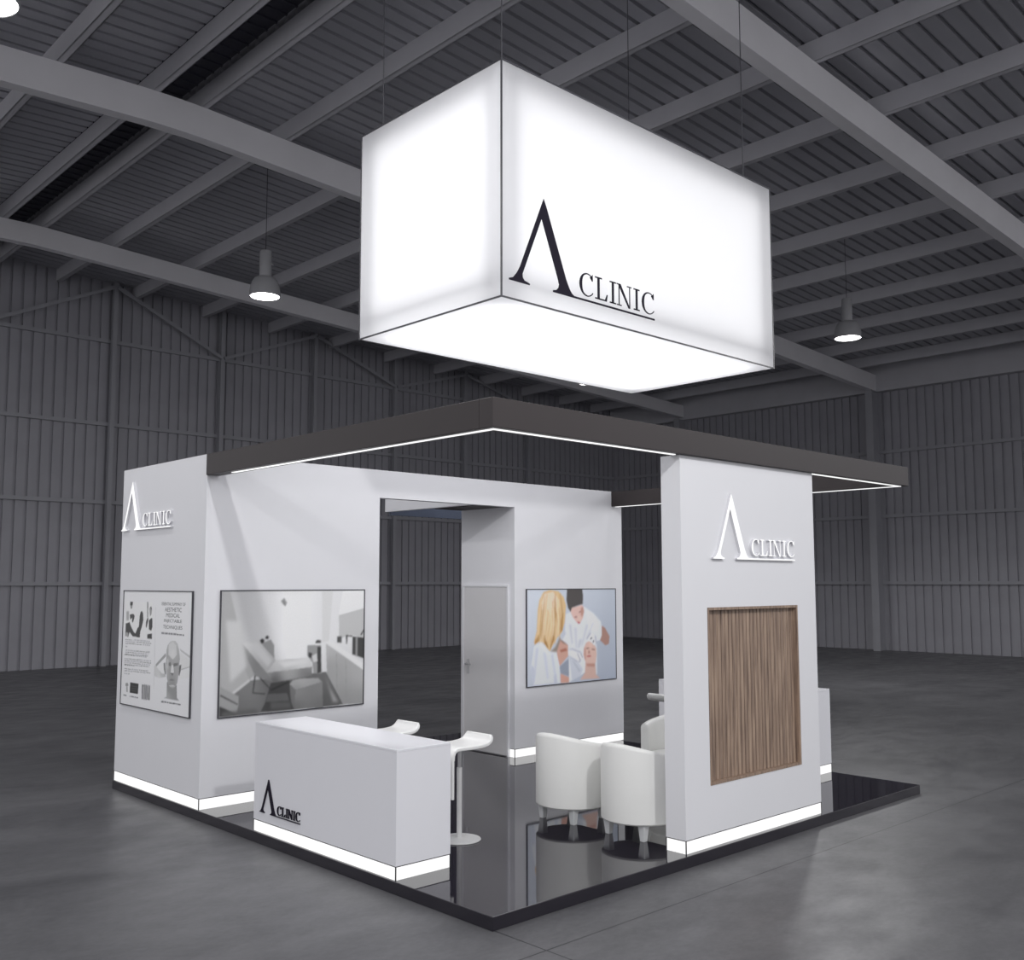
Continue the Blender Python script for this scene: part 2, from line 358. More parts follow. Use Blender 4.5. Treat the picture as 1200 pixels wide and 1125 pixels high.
  ((110,),[(1.125,0.314),(1.194,0.333),(1.265,0.321),(1.197,0.311)]),
  ((132,),[(1.147,0.3),(1.26,0.305),(1.205,0.278)]),
  ((186,),[(1.131,0.263),(1.22,0.276),(1.28,0.268),(1.223,0.236)]),
  ((32,),[(0.225,0.228),(0.433,0.231),(0.428,0.126),(0.222,0.123)]),
  ((130,),[(0.114,0.213),(0.166,0.22),(0.185,0.194),(0.152,0.177),(0.108,0.184)]),
  ((150,),[(0.126,0.175),(0.169,0.179),(0.174,0.123),(0.135,0.123)]),
  ((200,),[(0.078,0.229),(0.083,0.23),(0.084,0.116),(0.078,0.116)]),
  ((90,),[(0.254,0.195),(0.397,0.198),(0.398,0.194),(0.254,0.192)]),
  ((90,),[(0.256,0.171),(0.399,0.174),(0.4,0.17),(0.256,0.168)]),
  ((90,),[(0.257,0.15),(0.393,0.153),(0.393,0.149),(0.258,0.147)]),
  ((90,),[(0.516,0.23),(0.541,0.231),(0.543,0.081),(0.518,0.081)]),
  ((60,),[(0.547,0.231),(0.56,0.231),(0.562,0.082),(0.549,0.082)]),
  ((110,),[(0.567,0.231),(0.593,0.232),(0.595,0.083),(0.569,0.082)]),
  ((40,),[(0.6,0.232),(0.613,0.233),(0.614,0.084),(0.601,0.083)]),
  ((60,),[(0.617,0.233),(0.632,0.233),(0.634,0.084),(0.619,0.084)]),
  ((40,),[(0.639,0.233),(0.645,0.233),(0.647,0.085),(0.64,0.085)]),
  ((90,),[(0.651,0.233),(0.671,0.234),(0.672,0.086),(0.653,0.085)]),
  ((60,),[(0.68,0.234),(0.69,0.234),(0.692,0.086),(0.682,0.086)]),
  ((70,),[(0.695,0.234),(0.711,0.235),(0.712,0.087),(0.696,0.087)]),
  ((120,),[(0.054,0.506),(0.133,0.507),(0.133,0.499),(0.055,0.498)]),
  ((120,),[(0.143,0.507),(0.173,0.508),(0.174,0.5),(0.144,0.499)]),
  ((120,),[(0.184,0.508),(0.211,0.508),(0.212,0.5),(0.184,0.5)]),
  ((120,),[(0.222,0.508),(0.259,0.508),(0.26,0.501),(0.222,0.5)]),
  ((120,),[(0.269,0.509),(0.337,0.509),(0.338,0.502),(0.27,0.501)]),
  ((120,),[(0.348,0.509),(0.406,0.51),(0.407,0.502),(0.348,0.502)]),
  ((120,),[(0.416,0.51),(0.453,0.511),(0.454,0.503),(0.417,0.503)]),
  ((120,),[(0.463,0.511),(0.505,0.511),(0.505,0.504),(0.464,0.503)]),
  ((120,),[(0.515,0.511),(0.548,0.512),(0.548,0.504),(0.515,0.504)]),
  ((120,),[(0.558,0.512),(0.604,0.512),(0.605,0.505),(0.558,0.504)]),
  ((120,),[(0.058,0.467),(0.085,0.467),(0.085,0.459),(0.058,0.459)]),
  ((120,),[(0.095,0.467),(0.161,0.468),(0.162,0.46),(0.096,0.46)]),
  ((120,),[(0.171,0.468),(0.248,0.469),(0.249,0.462),(0.172,0.461)]),
  ((120,),[(0.258,0.469),(0.337,0.471),(0.338,0.463),(0.259,0.462)]),
  ((120,),[(0.347,0.471),(0.413,0.472),(0.413,0.464),(0.348,0.463)]),
  ((120,),[(0.423,0.472),(0.5,0.473),(0.501,0.465),(0.423,0.464)]),
  ((120,),[(0.51,0.473),(0.534,0.473),(0.535,0.466),(0.511,0.465)]),
  ((120,),[(0.544,0.473),(0.583,0.474),(0.584,0.466),(0.545,0.466)]),
  ((120,),[(0.593,0.474),(0.669,0.475),(0.669,0.468),(0.593,0.467)]),
  ((120,),[(0.678,0.475),(0.712,0.476),(0.713,0.468),(0.679,0.468)]),
  ((120,),[(0.059,0.447),(0.108,0.448),(0.109,0.44),(0.06,0.439)]),
  ((120,),[(0.119,0.448),(0.199,0.449),(0.199,0.441),(0.119,0.44)]),
  ((120,),[(0.209,0.449),(0.269,0.45),(0.27,0.443),(0.21,0.442)]),
  ((120,),[(0.279,0.45),(0.35,0.451),(0.351,0.444),(0.28,0.443)]),
  ((120,),[(0.36,0.452),(0.401,0.452),(0.401,0.445),(0.361,0.444)]),
  ((120,),[(0.411,0.452),(0.445,0.453),(0.445,0.445),(0.411,0.445)]),
  ((120,),[(0.455,0.453),(0.503,0.454),(0.504,0.446),(0.455,0.445)]),
  ((120,),[(0.513,0.454),(0.544,0.454),(0.544,0.447),(0.514,0.446)]),
  ((120,),[(0.553,0.454),(0.598,0.455),(0.598,0.448),(0.554,0.447)]),
  ((120,),[(0.607,0.455),(0.683,0.456),(0.683,0.449),(0.608,0.448)]),
  ((120,),[(0.692,0.457),(0.714,0.457),(0.714,0.449),(0.693,0.449)]),
  ((120,),[(0.061,0.427),(0.086,0.428),(0.087,0.42),(0.062,0.42)]),
  ((120,),[(0.097,0.428),(0.124,0.428),(0.124,0.421),(0.097,0.42)]),
  ((120,),[(0.134,0.428),(0.168,0.429),(0.169,0.421),(0.135,0.421)]),
  ((120,),[(0.179,0.429),(0.249,0.43),(0.249,0.423),(0.179,0.422)]),
  ((120,),[(0.259,0.431),(0.304,0.431),(0.304,0.424),(0.26,0.423)]),
  ((120,),[(0.314,0.431),(0.354,0.432),(0.355,0.425),(0.315,0.424)]),
  ((120,),[(0.364,0.432),(0.394,0.433),(0.394,0.425),(0.365,0.425)]),
  ((120,),[(0.404,0.433),(0.482,0.434),(0.483,0.427),(0.404,0.425)]),
  ((120,),[(0.492,0.434),(0.539,0.435),(0.54,0.428),(0.493,0.427)]),
  ((120,),[(0.549,0.435),(0.583,0.436),(0.584,0.428),(0.55,0.428)]),
  ((120,),[(0.593,0.436),(0.619,0.436),(0.62,0.429),(0.594,0.429)]),
  ((120,),[(0.629,0.437),(0.655,0.437),(0.655,0.43),(0.63,0.429)]),
  ((120,),[(0.664,0.437),(0.691,0.438),(0.691,0.43),(0.665,0.43)]),
  ((120,),[(0.063,0.408),(0.127,0.409),(0.128,0.401),(0.063,0.4)]),
  ((120,),[(0.138,0.409),(0.171,0.41),(0.172,0.402),(0.138,0.401)]),
  ((120,),[(0.181,0.41),(0.208,0.41),(0.208,0.403),(0.182,0.402)]),
  ((120,),[(0.218,0.41),(0.271,0.411),(0.271,0.404),(0.219,0.403)]),
  ((120,),[(0.281,0.411),(0.319,0.412),(0.32,0.405),(0.281,0.404)]),
  ((120,),[(0.329,0.412),(0.41,0.414),(0.41,0.406),(0.33,0.405)]),
  ((120,),[(0.42,0.414),(0.45,0.415),(0.451,0.407),(0.42,0.406)]),
  ((120,),[(0.46,0.415),(0.513,0.416),(0.514,0.408),(0.461,0.407)]),
  ((120,),[(0.523,0.416),(0.589,0.417),(0.589,0.41),(0.523,0.408)]),
  ((120,),[(0.599,0.417),(0.644,0.418),(0.644,0.411),(0.599,0.41)]),
  ((120,),[(0.654,0.418),(0.668,0.418),(0.669,0.411),(0.654,0.411)]),
  ((120,),[(0.063,0.402),(0.116,0.403),(0.117,0.395),(0.064,0.394)]),
  ((120,),[(0.126,0.403),(0.165,0.404),(0.166,0.396),(0.127,0.395)]),
  ((120,),[(0.175,0.404),(0.224,0.405),(0.224,0.397),(0.176,0.396)]),
  ((120,),[(0.234,0.405),(0.26,0.406),(0.261,0.398),(0.235,0.397)]),
  ((120,),[(0.27,0.406),(0.318,0.407),(0.319,0.399),(0.271,0.398)]),
  ((120,),[(0.066,0.363),(0.144,0.364),(0.144,0.357),(0.067,0.355)]),
  ((120,),[(0.154,0.364),(0.227,0.366),(0.228,0.358),(0.155,0.357)]),
  ((120,),[(0.237,0.366),(0.29,0.367),(0.291,0.36),(0.238,0.359)]),
  ((120,),[(0.3,0.368),(0.326,0.368),(0.326,0.36),(0.301,0.36)]),
  ((120,),[(0.336,0.368),(0.374,0.369),(0.375,0.362),(0.336,0.361)]),
  ((120,),[(0.384,0.369),(0.421,0.37),(0.422,0.363),(0.385,0.362)]),
  ((120,),[(0.431,0.37),(0.466,0.371),(0.467,0.363),(0.432,0.363)]),
  ((120,),[(0.476,0.371),(0.512,0.372),(0.513,0.364),(0.477,0.364)]),
  ((120,),[(0.522,0.372),(0.594,0.374),(0.594,0.366),(0.523,0.365)]),
  ((120,),[(0.603,0.374),(0.634,0.375),(0.634,0.367),(0.604,0.366)]),
  ((120,),[(0.644,0.375),(0.655,0.375),(0.656,0.368),(0.644,0.367)]),
  ((120,),[(0.068,0.343),(0.148,0.345),(0.148,0.337),(0.069,0.335)]),
  ((120,),[(0.158,0.345),(0.215,0.346),(0.216,0.339),(0.159,0.337)]),
  ((120,),[(0.226,0.346),(0.307,0.348),(0.307,0.341),(0.226,0.339)]),
  ((120,),[(0.317,0.349),(0.364,0.35),(0.364,0.342),(0.318,0.341)]),
  ((120,),[(0.374,0.35),(0.448,0.351),(0.449,0.344),(0.374,0.342)]),
  ((120,),[(0.458,0.352),(0.518,0.353),(0.519,0.346),(0.459,0.344)]),
  ((120,),[(0.528,0.353),(0.595,0.355),(0.596,0.347),(0.529,0.346)]),
  ((120,),[(0.605,0.355),(0.668,0.356),(0.669,0.349),(0.605,0.348)]),
  ((120,),[(0.678,0.357),(0.705,0.357),(0.706,0.35),(0.679,0.349)]),
  ((120,),[(0.07,0.315),(0.1,0.316),(0.101,0.308),(0.071,0.307)]),
  ((120,),[(0.111,0.316),(0.148,0.317),(0.148,0.309),(0.112,0.308)]),
  ((120,),[(0.158,0.317),(0.201,0.318),(0.201,0.31),(0.159,0.309)]),
  ((60,),[(0.975,0.103),(1.031,0.104),(1.031,0.092),(0.976,0.091)]),
  ((60,),[(1.04,0.104),(1.096,0.105),(1.097,0.093),(1.041,0.092)]),
  ((60,),[(1.105,0.105),(1.14,0.106),(1.141,0.094),(1.106,0.093)]),
  ((60,),[(1.149,0.106),(1.217,0.107),(1.218,0.095),(1.15,0.094)]),
  ((60,),[(1.226,0.107),(1.294,0.108),(1.295,0.097),(1.227,0.095)]),
  ((60,),[(1.303,0.108),(1.327,0.109),(1.328,0.097),(1.304,0.097)]),
  ((60,),[(1.336,0.109),(1.4,0.11),(1.4,0.098),(1.337,0.097)]),
  ((90,),[(0.063,0.092),(0.144,0.095),(0.145,0.084),(0.064,0.081)]),
  ((90,),[(0.219,0.092),(0.246,0.092),(0.247,0.081),(0.22,0.081)]),
  ((90,),[(0.256,0.092),(0.332,0.094),(0.333,0.083),(0.257,0.081)]),
  ((90,),[(0.342,0.094),(0.373,0.094),(0.374,0.083),(0.343,0.083)]),
  ((90,),[(0.383,0.094),(0.431,0.095),(0.431,0.084),(0.384,0.084)]),
  ((176,),[(1.072,0.515),(1.114,0.517),(1.111,0.34),(1.082,0.364)],3),
  ((150,),[(1.282,0.455),(1.326,0.458),(1.314,0.335),(1.28,0.261)],3),
  ((150,),[(1.083,0.417),(1.121,0.419),(1.145,0.277),(1.115,0.288)],3),
  ((194,),[(1.153,0.604),(1.243,0.609),(1.255,0.538),(1.158,0.533)],4),
  ((130,),[(1.117,0.249),(1.295,0.262),(1.293,0.211),(1.121,0.197)],4),
 ],
 2: [
  ((232,),[(0.705,1.158),(0.874,1.157),(0.887,0.517),(0.719,0.516)]),
  ((236,),[(1.356,1.16),(1.624,1.161),(1.625,0.984),(1.31,0.917)]),
  ((190,),[(1.31,0.917),(1.625,0.984),(1.628,0.668),(1.438,0.717),(1.315,0.666)]),
  ((214,),[(1.103,1.161),(1.232,1.16),(1.193,0.657),(1.113,0.647)]),
  ((168,),[(0.004,1.166),(0.087,1.165),(0.32,0.328),(0.126,0.22),(0.009,0.268)]),
  ((118,104,88,80,96,110),[(0.313,0.32),(1.166,0.352),(1.38,0.006),(0.968,0.003),(0.003,0.003),(0.01,0.156)]),
  ((190,),[(0.126,0.22),(0.308,0.338),(0.315,0.312),(0.14,0.196)]),
  ((150,),[(0.007,0.283),(0.199,0.181),(0.199,0.097),(0.18,0.017),(0.005,0.107)]),
  ((60,),[(0.011,0.212),(0.193,0.11),(0.193,0.098),(0.008,0.196)]),
  ((62,),[(0.004,0.101),(0.181,0.02),(0.176,0.005),(0.003,0.003)]),
  ((70,),[(0.435,0.018),(0.481,0.099),(0.538,0.282),(0.747,0.294),(0.753,0.136),(0.795,0.012)]),
  ((100,),[(0.511,0.178),(0.719,0.171),(0.745,0.098),(0.49,0.105)]),
  ((48,),[(0.361,0.383),(0.379,0.382),(0.354,0.205),(0.482,0.185),(0.479,0.175),(0.343,0.196)]),
  ((48,),[(0.405,0.368),(0.54,0.222),(0.739,0.288),(0.744,0.273),(0.546,0.204),(0.397,0.355)]),
  ((150,140,120,128),[(0.22,0.677),(0.499,0.381),(0.568,0.284),(0.297,0.387)]),
  ((158,),[(0.22,0.677),(0.199,0.608),(0.246,0.454),(0.308,0.329),(0.362,0.37),(0.294,0.502)]),
  ((200,196,184,180),[(0.223,0.681),(0.39,0.703),(0.588,0.497),(0.495,0.383)]),
  ((190,205,212,205,196,186),[(0.495,0.383),(0.588,0.497),(0.942,0.505),(0.986,0.467),(1.002,0.408),(0.714,0.39)]),
  ((150,160,140,112,104),[(0.495,0.383),(0.714,0.393),(1.002,0.41),(1.0,0.322),(0.568,0.284)]),
  ((158,162,168,162,140,140),[(0.747,0.257),(0.785,0.294),(0.869,0.302),(1.072,0.294),(1.123,0.253),(0.813,0.195)]),
  ((132,128,112,112),[(0.813,0.195),(1.123,0.253),(1.135,-0.006),(0.804,0.008)]),
  ((112,),[(0.747,0.257),(0.813,0.195),(0.804,0.008),(0.77,0.076)]),
  ((225,),[(1.154,0.652),(1.228,0.656),(1.632,0.405),(1.631,0.335)]),
  ((184,172,150,146,160),[(1.158,0.634),(1.631,0.335),(1.631,-0.004),(1.375,0.009),(1.175,0.333)]),
  ((140,),[(1.284,0.524),(1.289,0.524),(1.302,0.159),(1.297,0.159)]),
  ((140,),[(1.399,0.456),(1.404,0.456),(1.416,0.014),(1.411,0.014)]),
  ((66,),[(1.479,0.695),(1.628,0.675),(1.628,0.458),(1.478,0.51)]),
  ((150,),[(1.522,0.686),(1.543,0.684),(1.542,0.486),(1.522,0.493)]),
  ((84,),[(1.289,0.702),(1.347,0.699),(1.348,0.631),(1.291,0.64)]),
  ((84,),[(1.396,0.714),(1.48,0.704),(1.48,0.69),(1.418,0.693),(1.416,0.618),(1.4,0.622)]),
  ((60,),[(1.576,0.709),(1.626,0.775),(1.628,0.755),(1.593,0.7)]),
  ((150,),[(0.939,0.627),(1.1,0.621),(1.114,0.337),(1.016,0.343),(1.002,0.451),(0.942,0.521)]),
  ((66,),[(1.056,0.606),(1.101,0.604),(1.106,0.351),(1.061,0.34)]),
  ((50,),[(0.956,0.557),(0.997,0.545),(0.992,0.495),(0.954,0.507)]),
  ((206,),[(0.995,0.515),(1.051,0.542),(1.062,0.461),(1.015,0.455)]),
  ((70,),[(1.033,0.658),(1.056,0.676),(1.099,0.668),(1.1,0.64),(1.033,0.641)]),
  ((150,),[(0.427,0.662),(0.528,0.7),(0.568,0.643),(0.571,0.513)]),
  ((44,),[(0.409,0.695),(0.433,0.714),(0.461,0.7),(0.456,0.671),(0.427,0.662)]),
  ((44,),[(0.466,0.72),(0.486,0.743),(0.51,0.724),(0.499,0.701),(0.472,0.707)]),
  ((150,),[(0.631,1.068),(0.668,1.1),(0.7,1.054),(0.685,1.014),(0.658,1.034)]),
  ((110,),[(0.654,1.074),(0.663,1.074),(0.679,1.034),(0.67,1.029)]),
  ((196,),[(0.052,0.892),(0.206,0.888),(0.274,0.452),(0.11,0.311)],8),
  ((238,),[(0.729,1.113),(0.852,1.112),(0.863,0.578),(0.74,0.583)],8),
  ((96,),[(0.542,0.101),(0.751,0.084),(0.768,0.024),(0.544,0.03)],4),
  ((206,),[(0.268,0.669),(0.383,0.683),(0.548,0.501),(0.505,0.439)],4),
  ((214,),[(0.607,0.479),(0.927,0.484),(0.959,0.453),(0.684,0.422)],4),
  ((92,),[(0.034,0.043),(0.37,0.051),(0.428,0.002),(0.036,0.005)],5),
  ((150,),[(1.15,0.334),(1.218,0.181),(1.317,0.038),(1.252,0.044)],5),
 ],
 3: [
  ((226,228,232),[(0.683,0.855),(0.761,0.88),(1.019,0.945),(1.2,0.858),(1.343,0.745),(1.373,0.621),(1.35,0.512),(1.257,0.495),(1.234,0.326),(1.07,0.133),(0.949,0.074),(0.733,0.006),(0.732,0.325),(0.718,0.468),(0.588,0.547),(0.662,0.644)]),
  ((206,210,220),[(0.736,0.325),(0.872,0.284),(0.99,0.151),(0.949,0.074),(0.791,0.025)]),
  ((190,195,206),[(0.794,0.269),(0.833,0.253),(0.95,0.14),(0.92,0.116)]),
  ((150,157,172),[(0.562,0.209),(0.726,0.299),(0.734,0.081),(0.584,0.123)]),
  ((238,238,241),[(1.059,0.888),(1.2,0.83),(1.301,0.705),(1.28,0.624),(1.116,0.643)]),
  ((78,73,72),[(0.705,1.165),(0.991,1.165),(1.006,1.078),(0.999,0.975),(0.879,0.952),(0.8,0.93),(0.77,0.877),(0.722,0.932),(0.694,1.028)]),
  ((228,192,182),[(0.77,0.877),(0.793,0.93),(0.899,0.949),(0.989,0.967),(1.022,0.888),(0.997,0.795),(0.937,0.726),(0.877,0.749),(0.809,0.813)]),
  ((168,112,104),[(0.839,0.819),(0.89,0.824),(0.894,0.808),(0.842,0.804)]),
  ((150,98,92),[(0.922,0.877),(0.978,0.896),(0.982,0.881),(0.93,0.863)]),
  ((196,98,100),[(0.889,0.76),(0.949,0.745),(0.937,0.726),(0.901,0.733)]),
  ((238,200,188),[(0.886,0.824),(0.93,0.828),(0.957,0.779),(0.921,0.77)]),
  ((176,136,124),[(1.359,0.692),(1.425,0.66),(1.512,0.547),(1.496,0.451),(1.426,0.433),(1.323,0.505),(1.357,0.566)]),
  ((208,164,148),[(0.507,0.44),(0.584,0.542),(0.718,0.468),(0.721,0.332),(0.562,0.213),(0.532,0.306)]),
  ((176,110,92),[(0.564,0.412),(0.679,0.433),(0.708,0.398),(0.592,0.384)]),
  ((214,164,148),[(0.577,0.124),(0.734,0.068),(0.733,0.004),(0.583,0.006)]),
  ((212,178,166),[(1.041,0.242),(1.233,0.218),(1.241,0.069),(1.321,0.018),(0.941,0.024),(1.029,0.109)]),
  ((216,220,226),[(1.228,0.483),(1.261,0.461),(1.264,0.081),(1.241,0.066),(1.225,0.219)]),
  ((222,188,176),[(1.054,0.483),(1.115,0.502),(1.206,0.463),(1.246,0.407),(1.255,0.325),(1.233,0.218),(1.121,0.195),(1.039,0.242),(1.002,0.338),(1.013,0.418)]),
  ((150,92,80),[(1.053,0.416),(1.114,0.421),(1.113,0.408),(1.057,0.402)]),
  ((150,92,80),[(1.158,0.404),(1.225,0.395),(1.219,0.381),(1.162,0.389)]),
  ((188,108,104),[(1.064,0.319),(1.124,0.326),(1.157,0.309),(1.116,0.297),(1.072,0.302)]),
  ((186,136,122),[(1.097,0.387),(1.117,0.386),(1.133,0.345),(1.088,0.344)]),
  ((230,230,234),[(0.717,0.402),(0.795,0.414),(0.952,0.364),(1.007,0.295),(0.961,0.284),(0.935,0.248),(0.872,0.275),(0.765,0.328),(0.721,0.341)]),
  ((150,150,165),[(0.885,0.357),(0.897,0.356),(0.951,0.271),(0.939,0.266)]),
  ((150,150,165),[(0.944,0.354),(0.956,0.353),(0.996,0.301),(0.984,0.296)]),
  ((234,234,238),[(1.075,0.539),(1.146,0.604),(1.217,0.571),(1.24,0.455),(1.199,0.445),(1.159,0.481),(1.106,0.505)]),
  ((70,66,72),[(1.131,0.531),(1.164,0.553),(1.176,0.539),(1.143,0.517)]),
  ((70,66,72),[(1.179,0.491),(1.2,0.515),(1.212,0.501),(1.191,0.472)]),
  ((224,227,235),[(0.237,0.536),(0.118,0.477),(0.072,0.269),(0.053,0.194),(0.107,0.013),(0.579,0.006),(0.562,0.229),(0.51,0.388),(0.488,0.454),(0.394,0.404)]),
  ((204,209,222),[(0.081,0.256),(0.144,0.176),(0.125,0.05),(0.107,0.013),(0.053,0.194)]),
  ((206,210,222),[(0.457,0.105),(0.504,0.128),(0.522,0.01),(0.466,0.011)]),
  ((222,190,142),[(0.286,1.134),(0.399,1.16),(0.55,1.142),(0.646,1.068),(0.688,0.961),(0.662,0.75),(0.613,0.633),(0.527,0.57),(0.46,0.495),(0.394,0.404),(0.338,0.448),(0.283,0.515),(0.209,0.531),(0.127,0.493),(0.118,0.535),(0.164,0.661),(0.174,0.789),(0.184,0.918),(0.212,1.034)]),
  ((238,214,190),[(0.305,1.111),(0.455,1.136),(0.569,1.029),(0.539,0.845),(0.473,0.939),(0.415,0.835),(0.341,0.941),(0.257,0.852),(0.249,0.995)]),
  ((228,196,140),[(0.192,0.763),(0.233,0.852),(0.265,0.671),(0.231,0.581),(0.191,0.557)]),
  ((228,194,140),[(0.491,0.807),(0.548,0.885),(0.566,0.726),(0.508,0.597),(0.474,0.664)]),
  ((176,126,62),[(0.256,0.71),(0.288,0.76),(0.302,0.605),(0.375,0.433),(0.301,0.501)]),
  ((180,128,66),[(0.433,0.73),(0.462,0.756),(0.47,0.546),(0.397,0.419),(0.413,0.549)]),
  ((184,136,76),[(0.586,0.778),(0.64,0.883),(0.623,0.659),(0.546,0.583)]),
  ((184,134,72),[(0.145,0.559),(0.2,0.621),(0.2,0.538),(0.127,0.502)]),
  ((212,172,120),[(0.334,0.995),(0.342,0.995),(0.309,0.758),(0.281,0.522),(0.274,0.522),(0.288,0.758)],1),
  ((236,212,176),[(0.551,1.033),(0.557,1.032),(0.578,0.823),(0.544,0.615),(0.539,0.615),(0.562,0.823)],1),
  ((236,212,176),[(0.514,0.992),(0.526,0.992),(0.554,0.787),(0.501,0.586),(0.493,0.586),(0.524,0.788)],1),
  ((236,212,176),[(0.256,1.114),(0.264,1.114),(0.219,0.827),(0.167,0.542),(0.162,0.543),(0.2,0.827)],1),
  ((212,172,120),[(0.346,1.118),(0.356,1.118),(0.335,0.858),(0.324,0.599),(0.317,0.6),(0.312,0.859)],1),
  ((212,172,120),[(0.483,1.023),(0.492,1.023),(0.516,0.77),(0.482,0.519),(0.476,0.519),(0.495,0.77)],1),
  ((240,220,190),[(0.556,0.994),(0.567,0.994),(0.588,0.794),(0.562,0.596),(0.554,0.597),(0.561,0.795)],1),
  ((240,220,190),[(0.419,1.012),(0.431,1.012),(0.454,0.756),(0.424,0.503),(0.415,0.503),(0.424,0.757)],1),
  ((240,220,190),[(0.274,0.95),(0.286,0.95),(0.263,0.712),(0.227,0.477),(0.218,0.477),(0.235,0.713)],1),
  ((236,212,176),[(0.437,0.939),(0.446,0.939),(0.477,0.754),(0.445,0.572),(0.438,0.573),(0.454,0.755)],1),
  ((192,148,96),[(0.234,0.967),(0.239,0.966),(0.216,0.777),(0.165,0.59),(0.162,0.59),(0.204,0.778)],1),
  ((192,148,96),[(0.466,1.053),(0.473,1.053),(0.497,0.768),(0.485,0.485),(0.479,0.485),(0.478,0.769)],1),
  ((212,172,120),[(0.565,1.108),(0.571,1.108),(0.595,0.822),(0.568,0.538),(0.563,0.539),(0.579,0.822)],1),
  ((236,212,176),[(0.32,1.073),(0.328,1.073),(0.291,0.778),(0.265,0.486),(0.259,0.486),(0.272,0.779)],1),
  ((192,148,96),[(0.26,0.92),(0.272,0.92),(0.258,0.73),(0.222,0.541),(0.213,0.542),(0.229,0.73)],1),
  ((200,156,104),[(0.564,0.928),(0.571,0.928),(0.59,0.767),(0.56,0.608),(0.555,0.609),(0.574,0.768)],1),
  ((212,172,120),[(0.267,0.902),(0.276,0.902),(0.261,0.755),(0.23,0.609),(0.223,0.609),(0.238,0.755)],1),
  ((192,148,96),[(0.474,0.938),(0.479,0.938),(0.505,0.728),(0.467,0.52),(0.464,0.52),(0.492,0.728)],1),
  ((240,220,190),[(0.352,0.893),(0.357,0.893),(0.383,0.751),(0.328,0.612),(0.324,0.612),(0.37,0.751)],1),
  ((236,212,176),[(0.389,1.117),(0.398,1.117),(0.4,0.821),(0.329,0.528),(0.322,0.529),(0.379,0.821)],1),
  ((212,172,120),[(0.336,0.9),(0.342,0.9),(0.321,0.691),(0.287,0.484),(0.283,0.484),(0.307,0.692)],1),
  ((200,156,104),[(0.44,1.019),(0.451,1.019),(0.476,0.811),(0.429,0.607),(0.42,0.607),(0.447,0.812)],1),
  ((232,204,160),[(0.247,1.013),(0.258,1.013),(0.226,0.794),(0.175,0.578),(0.168,0.578),(0.2,0.795)],1),
  ((236,212,176),[(0.308,1.068),(0.319,1.068),(0.304,0.818),(0.29,0.57),(0.281,0.57),(0.276,0.819)],1),
  ((212,172,120),[(0.444,0.945),(0.455,0.945),(0.479,0.712),(0.417,0.484),(0.408,0.484),(0.45,0.713)],1),
  ((232,204,160),[(0.419,0.937),(0.429,0.937),(0.451,0.753),(0.42,0.571),(0.412,0.571),(0.424,0.753)],1),
  ((240,220,190),[(0.529,0.888),(0.536,0.888),(0.562,0.738),(0.543,0.591),(0.537,0.591),(0.544,0.739)],1),
  ((192,148,96),[(0.509,0.889),(0.516,0.888),(0.543,0.738),(0.51,0.59),(0.505,0.591),(0.525,0.739)],1),
  ((232,204,160),[(0.57,1.017),(0.576,1.017),(0.595,0.812),(0.575,0.609),(0.571,0.609),(0.58,0.812)],1),
  ((192,148,96),[(0.581,1.12),(0.589,1.12),(0.627,0.89),(0.608,0.663),(0.603,0.663),(0.609,0.891)],1),
  ((232,204,160),[(0.47,1.031),(0.478,1.031),(0.51,0.76),(0.485,0.491),(0.479,0.492),(0.49,0.76)],1),
  ((192,148,96),[(0.44,0.901),(0.448,0.9),(0.474,0.682),(0.412,0.467),(0.406,0.467),(0.454,0.682)],1),
  ((192,148,96),[(0.485,1.105),(0.497,1.105),(0.51,0.853),(0.46,0.603),(0.451,0.604),(0.482,0.853)],1),
  ((232,204,160),[(0.525,1.137),(0.534,1.136),(0.565,0.832),(0.565,0.529),(0.558,0.529),(0.543,0.832)],1),
  ((232,204,160),[(0.521,0.93),(0.527,0.93),(0.556,0.767),(0.533,0.607),(0.529,0.607),(0.542,0.768)],1),
  ((212,172,120),[(0.294,1.005),(0.303,1.005),(0.273,0.794),(0.24,0.584),(0.233,0.584),(0.251,0.794)],1),
  ((236,212,176),[(0.52,1.034),(0.53,1.034),(0.558,0.764),(0.499,0.498),(0.491,0.498),(0.534,0.765)],1),
  ((200,156,104),[(0.56,0.942),(0.565,0.942),(0.589,0.746),(0.568,0.552),(0.564,0.552),(0.577,0.746)],1),
  ((240,220,190),[(0.449,1.0),(0.458,1.0),(0.477,0.799),(0.453,0.6),(0.446,0.6),(0.454,0.8)],1),
  ((236,212,176),[(0.354,1.129),(0.359,1.129),(0.335,0.832),(0.308,0.537),(0.304,0.537),(0.322,0.832)],1),
  ((240,220,190),[(0.289,1.031),(0.293,1.031),(0.261,0.823),(0.214,0.617),(0.211,0.617),(0.249,0.823)],1),
  ((236,212,176),[(0.443,0.936),(0.451,0.936),(0.478,0.736),(0.433,0.539),(0.428,0.539),(0.458,0.737)],1),
  ((236,212,176),[(0.393,0.915),(0.405,0.915),(0.437,0.726),(0.369,0.54),(0.361,0.54),(0.408,0.726)],1),
  ((192,148,96),[(0.306,1.082),(0.312,1.082),(0.281,0.821),(0.25,0.562),(0.245,0.563),(0.264,0.822)],1),
  ((192,148,96),[(0.254,0.981),(0.259,0.981),(0.241,0.741),(0.209,0.503),(0.205,0.503),(0.228,0.741)],1),
  ((240,220,190),[(0.354,1.042),(0.364,1.042),(0.339,0.824),(0.308,0.607),(0.3,0.607),(0.314,0.824)],1),
  ((206,208,216),[(0.74,0.721),(0.779,0.72),(0.808,0.48),(0.784,0.481)],3),
  ((212,214,222),[(0.833,0.679),(0.881,0.677),(0.888,0.423),(0.86,0.425)],3),
  ((210,212,220),[(1.056,0.712),(1.097,0.711),(0.985,0.446),(0.961,0.447)],3),
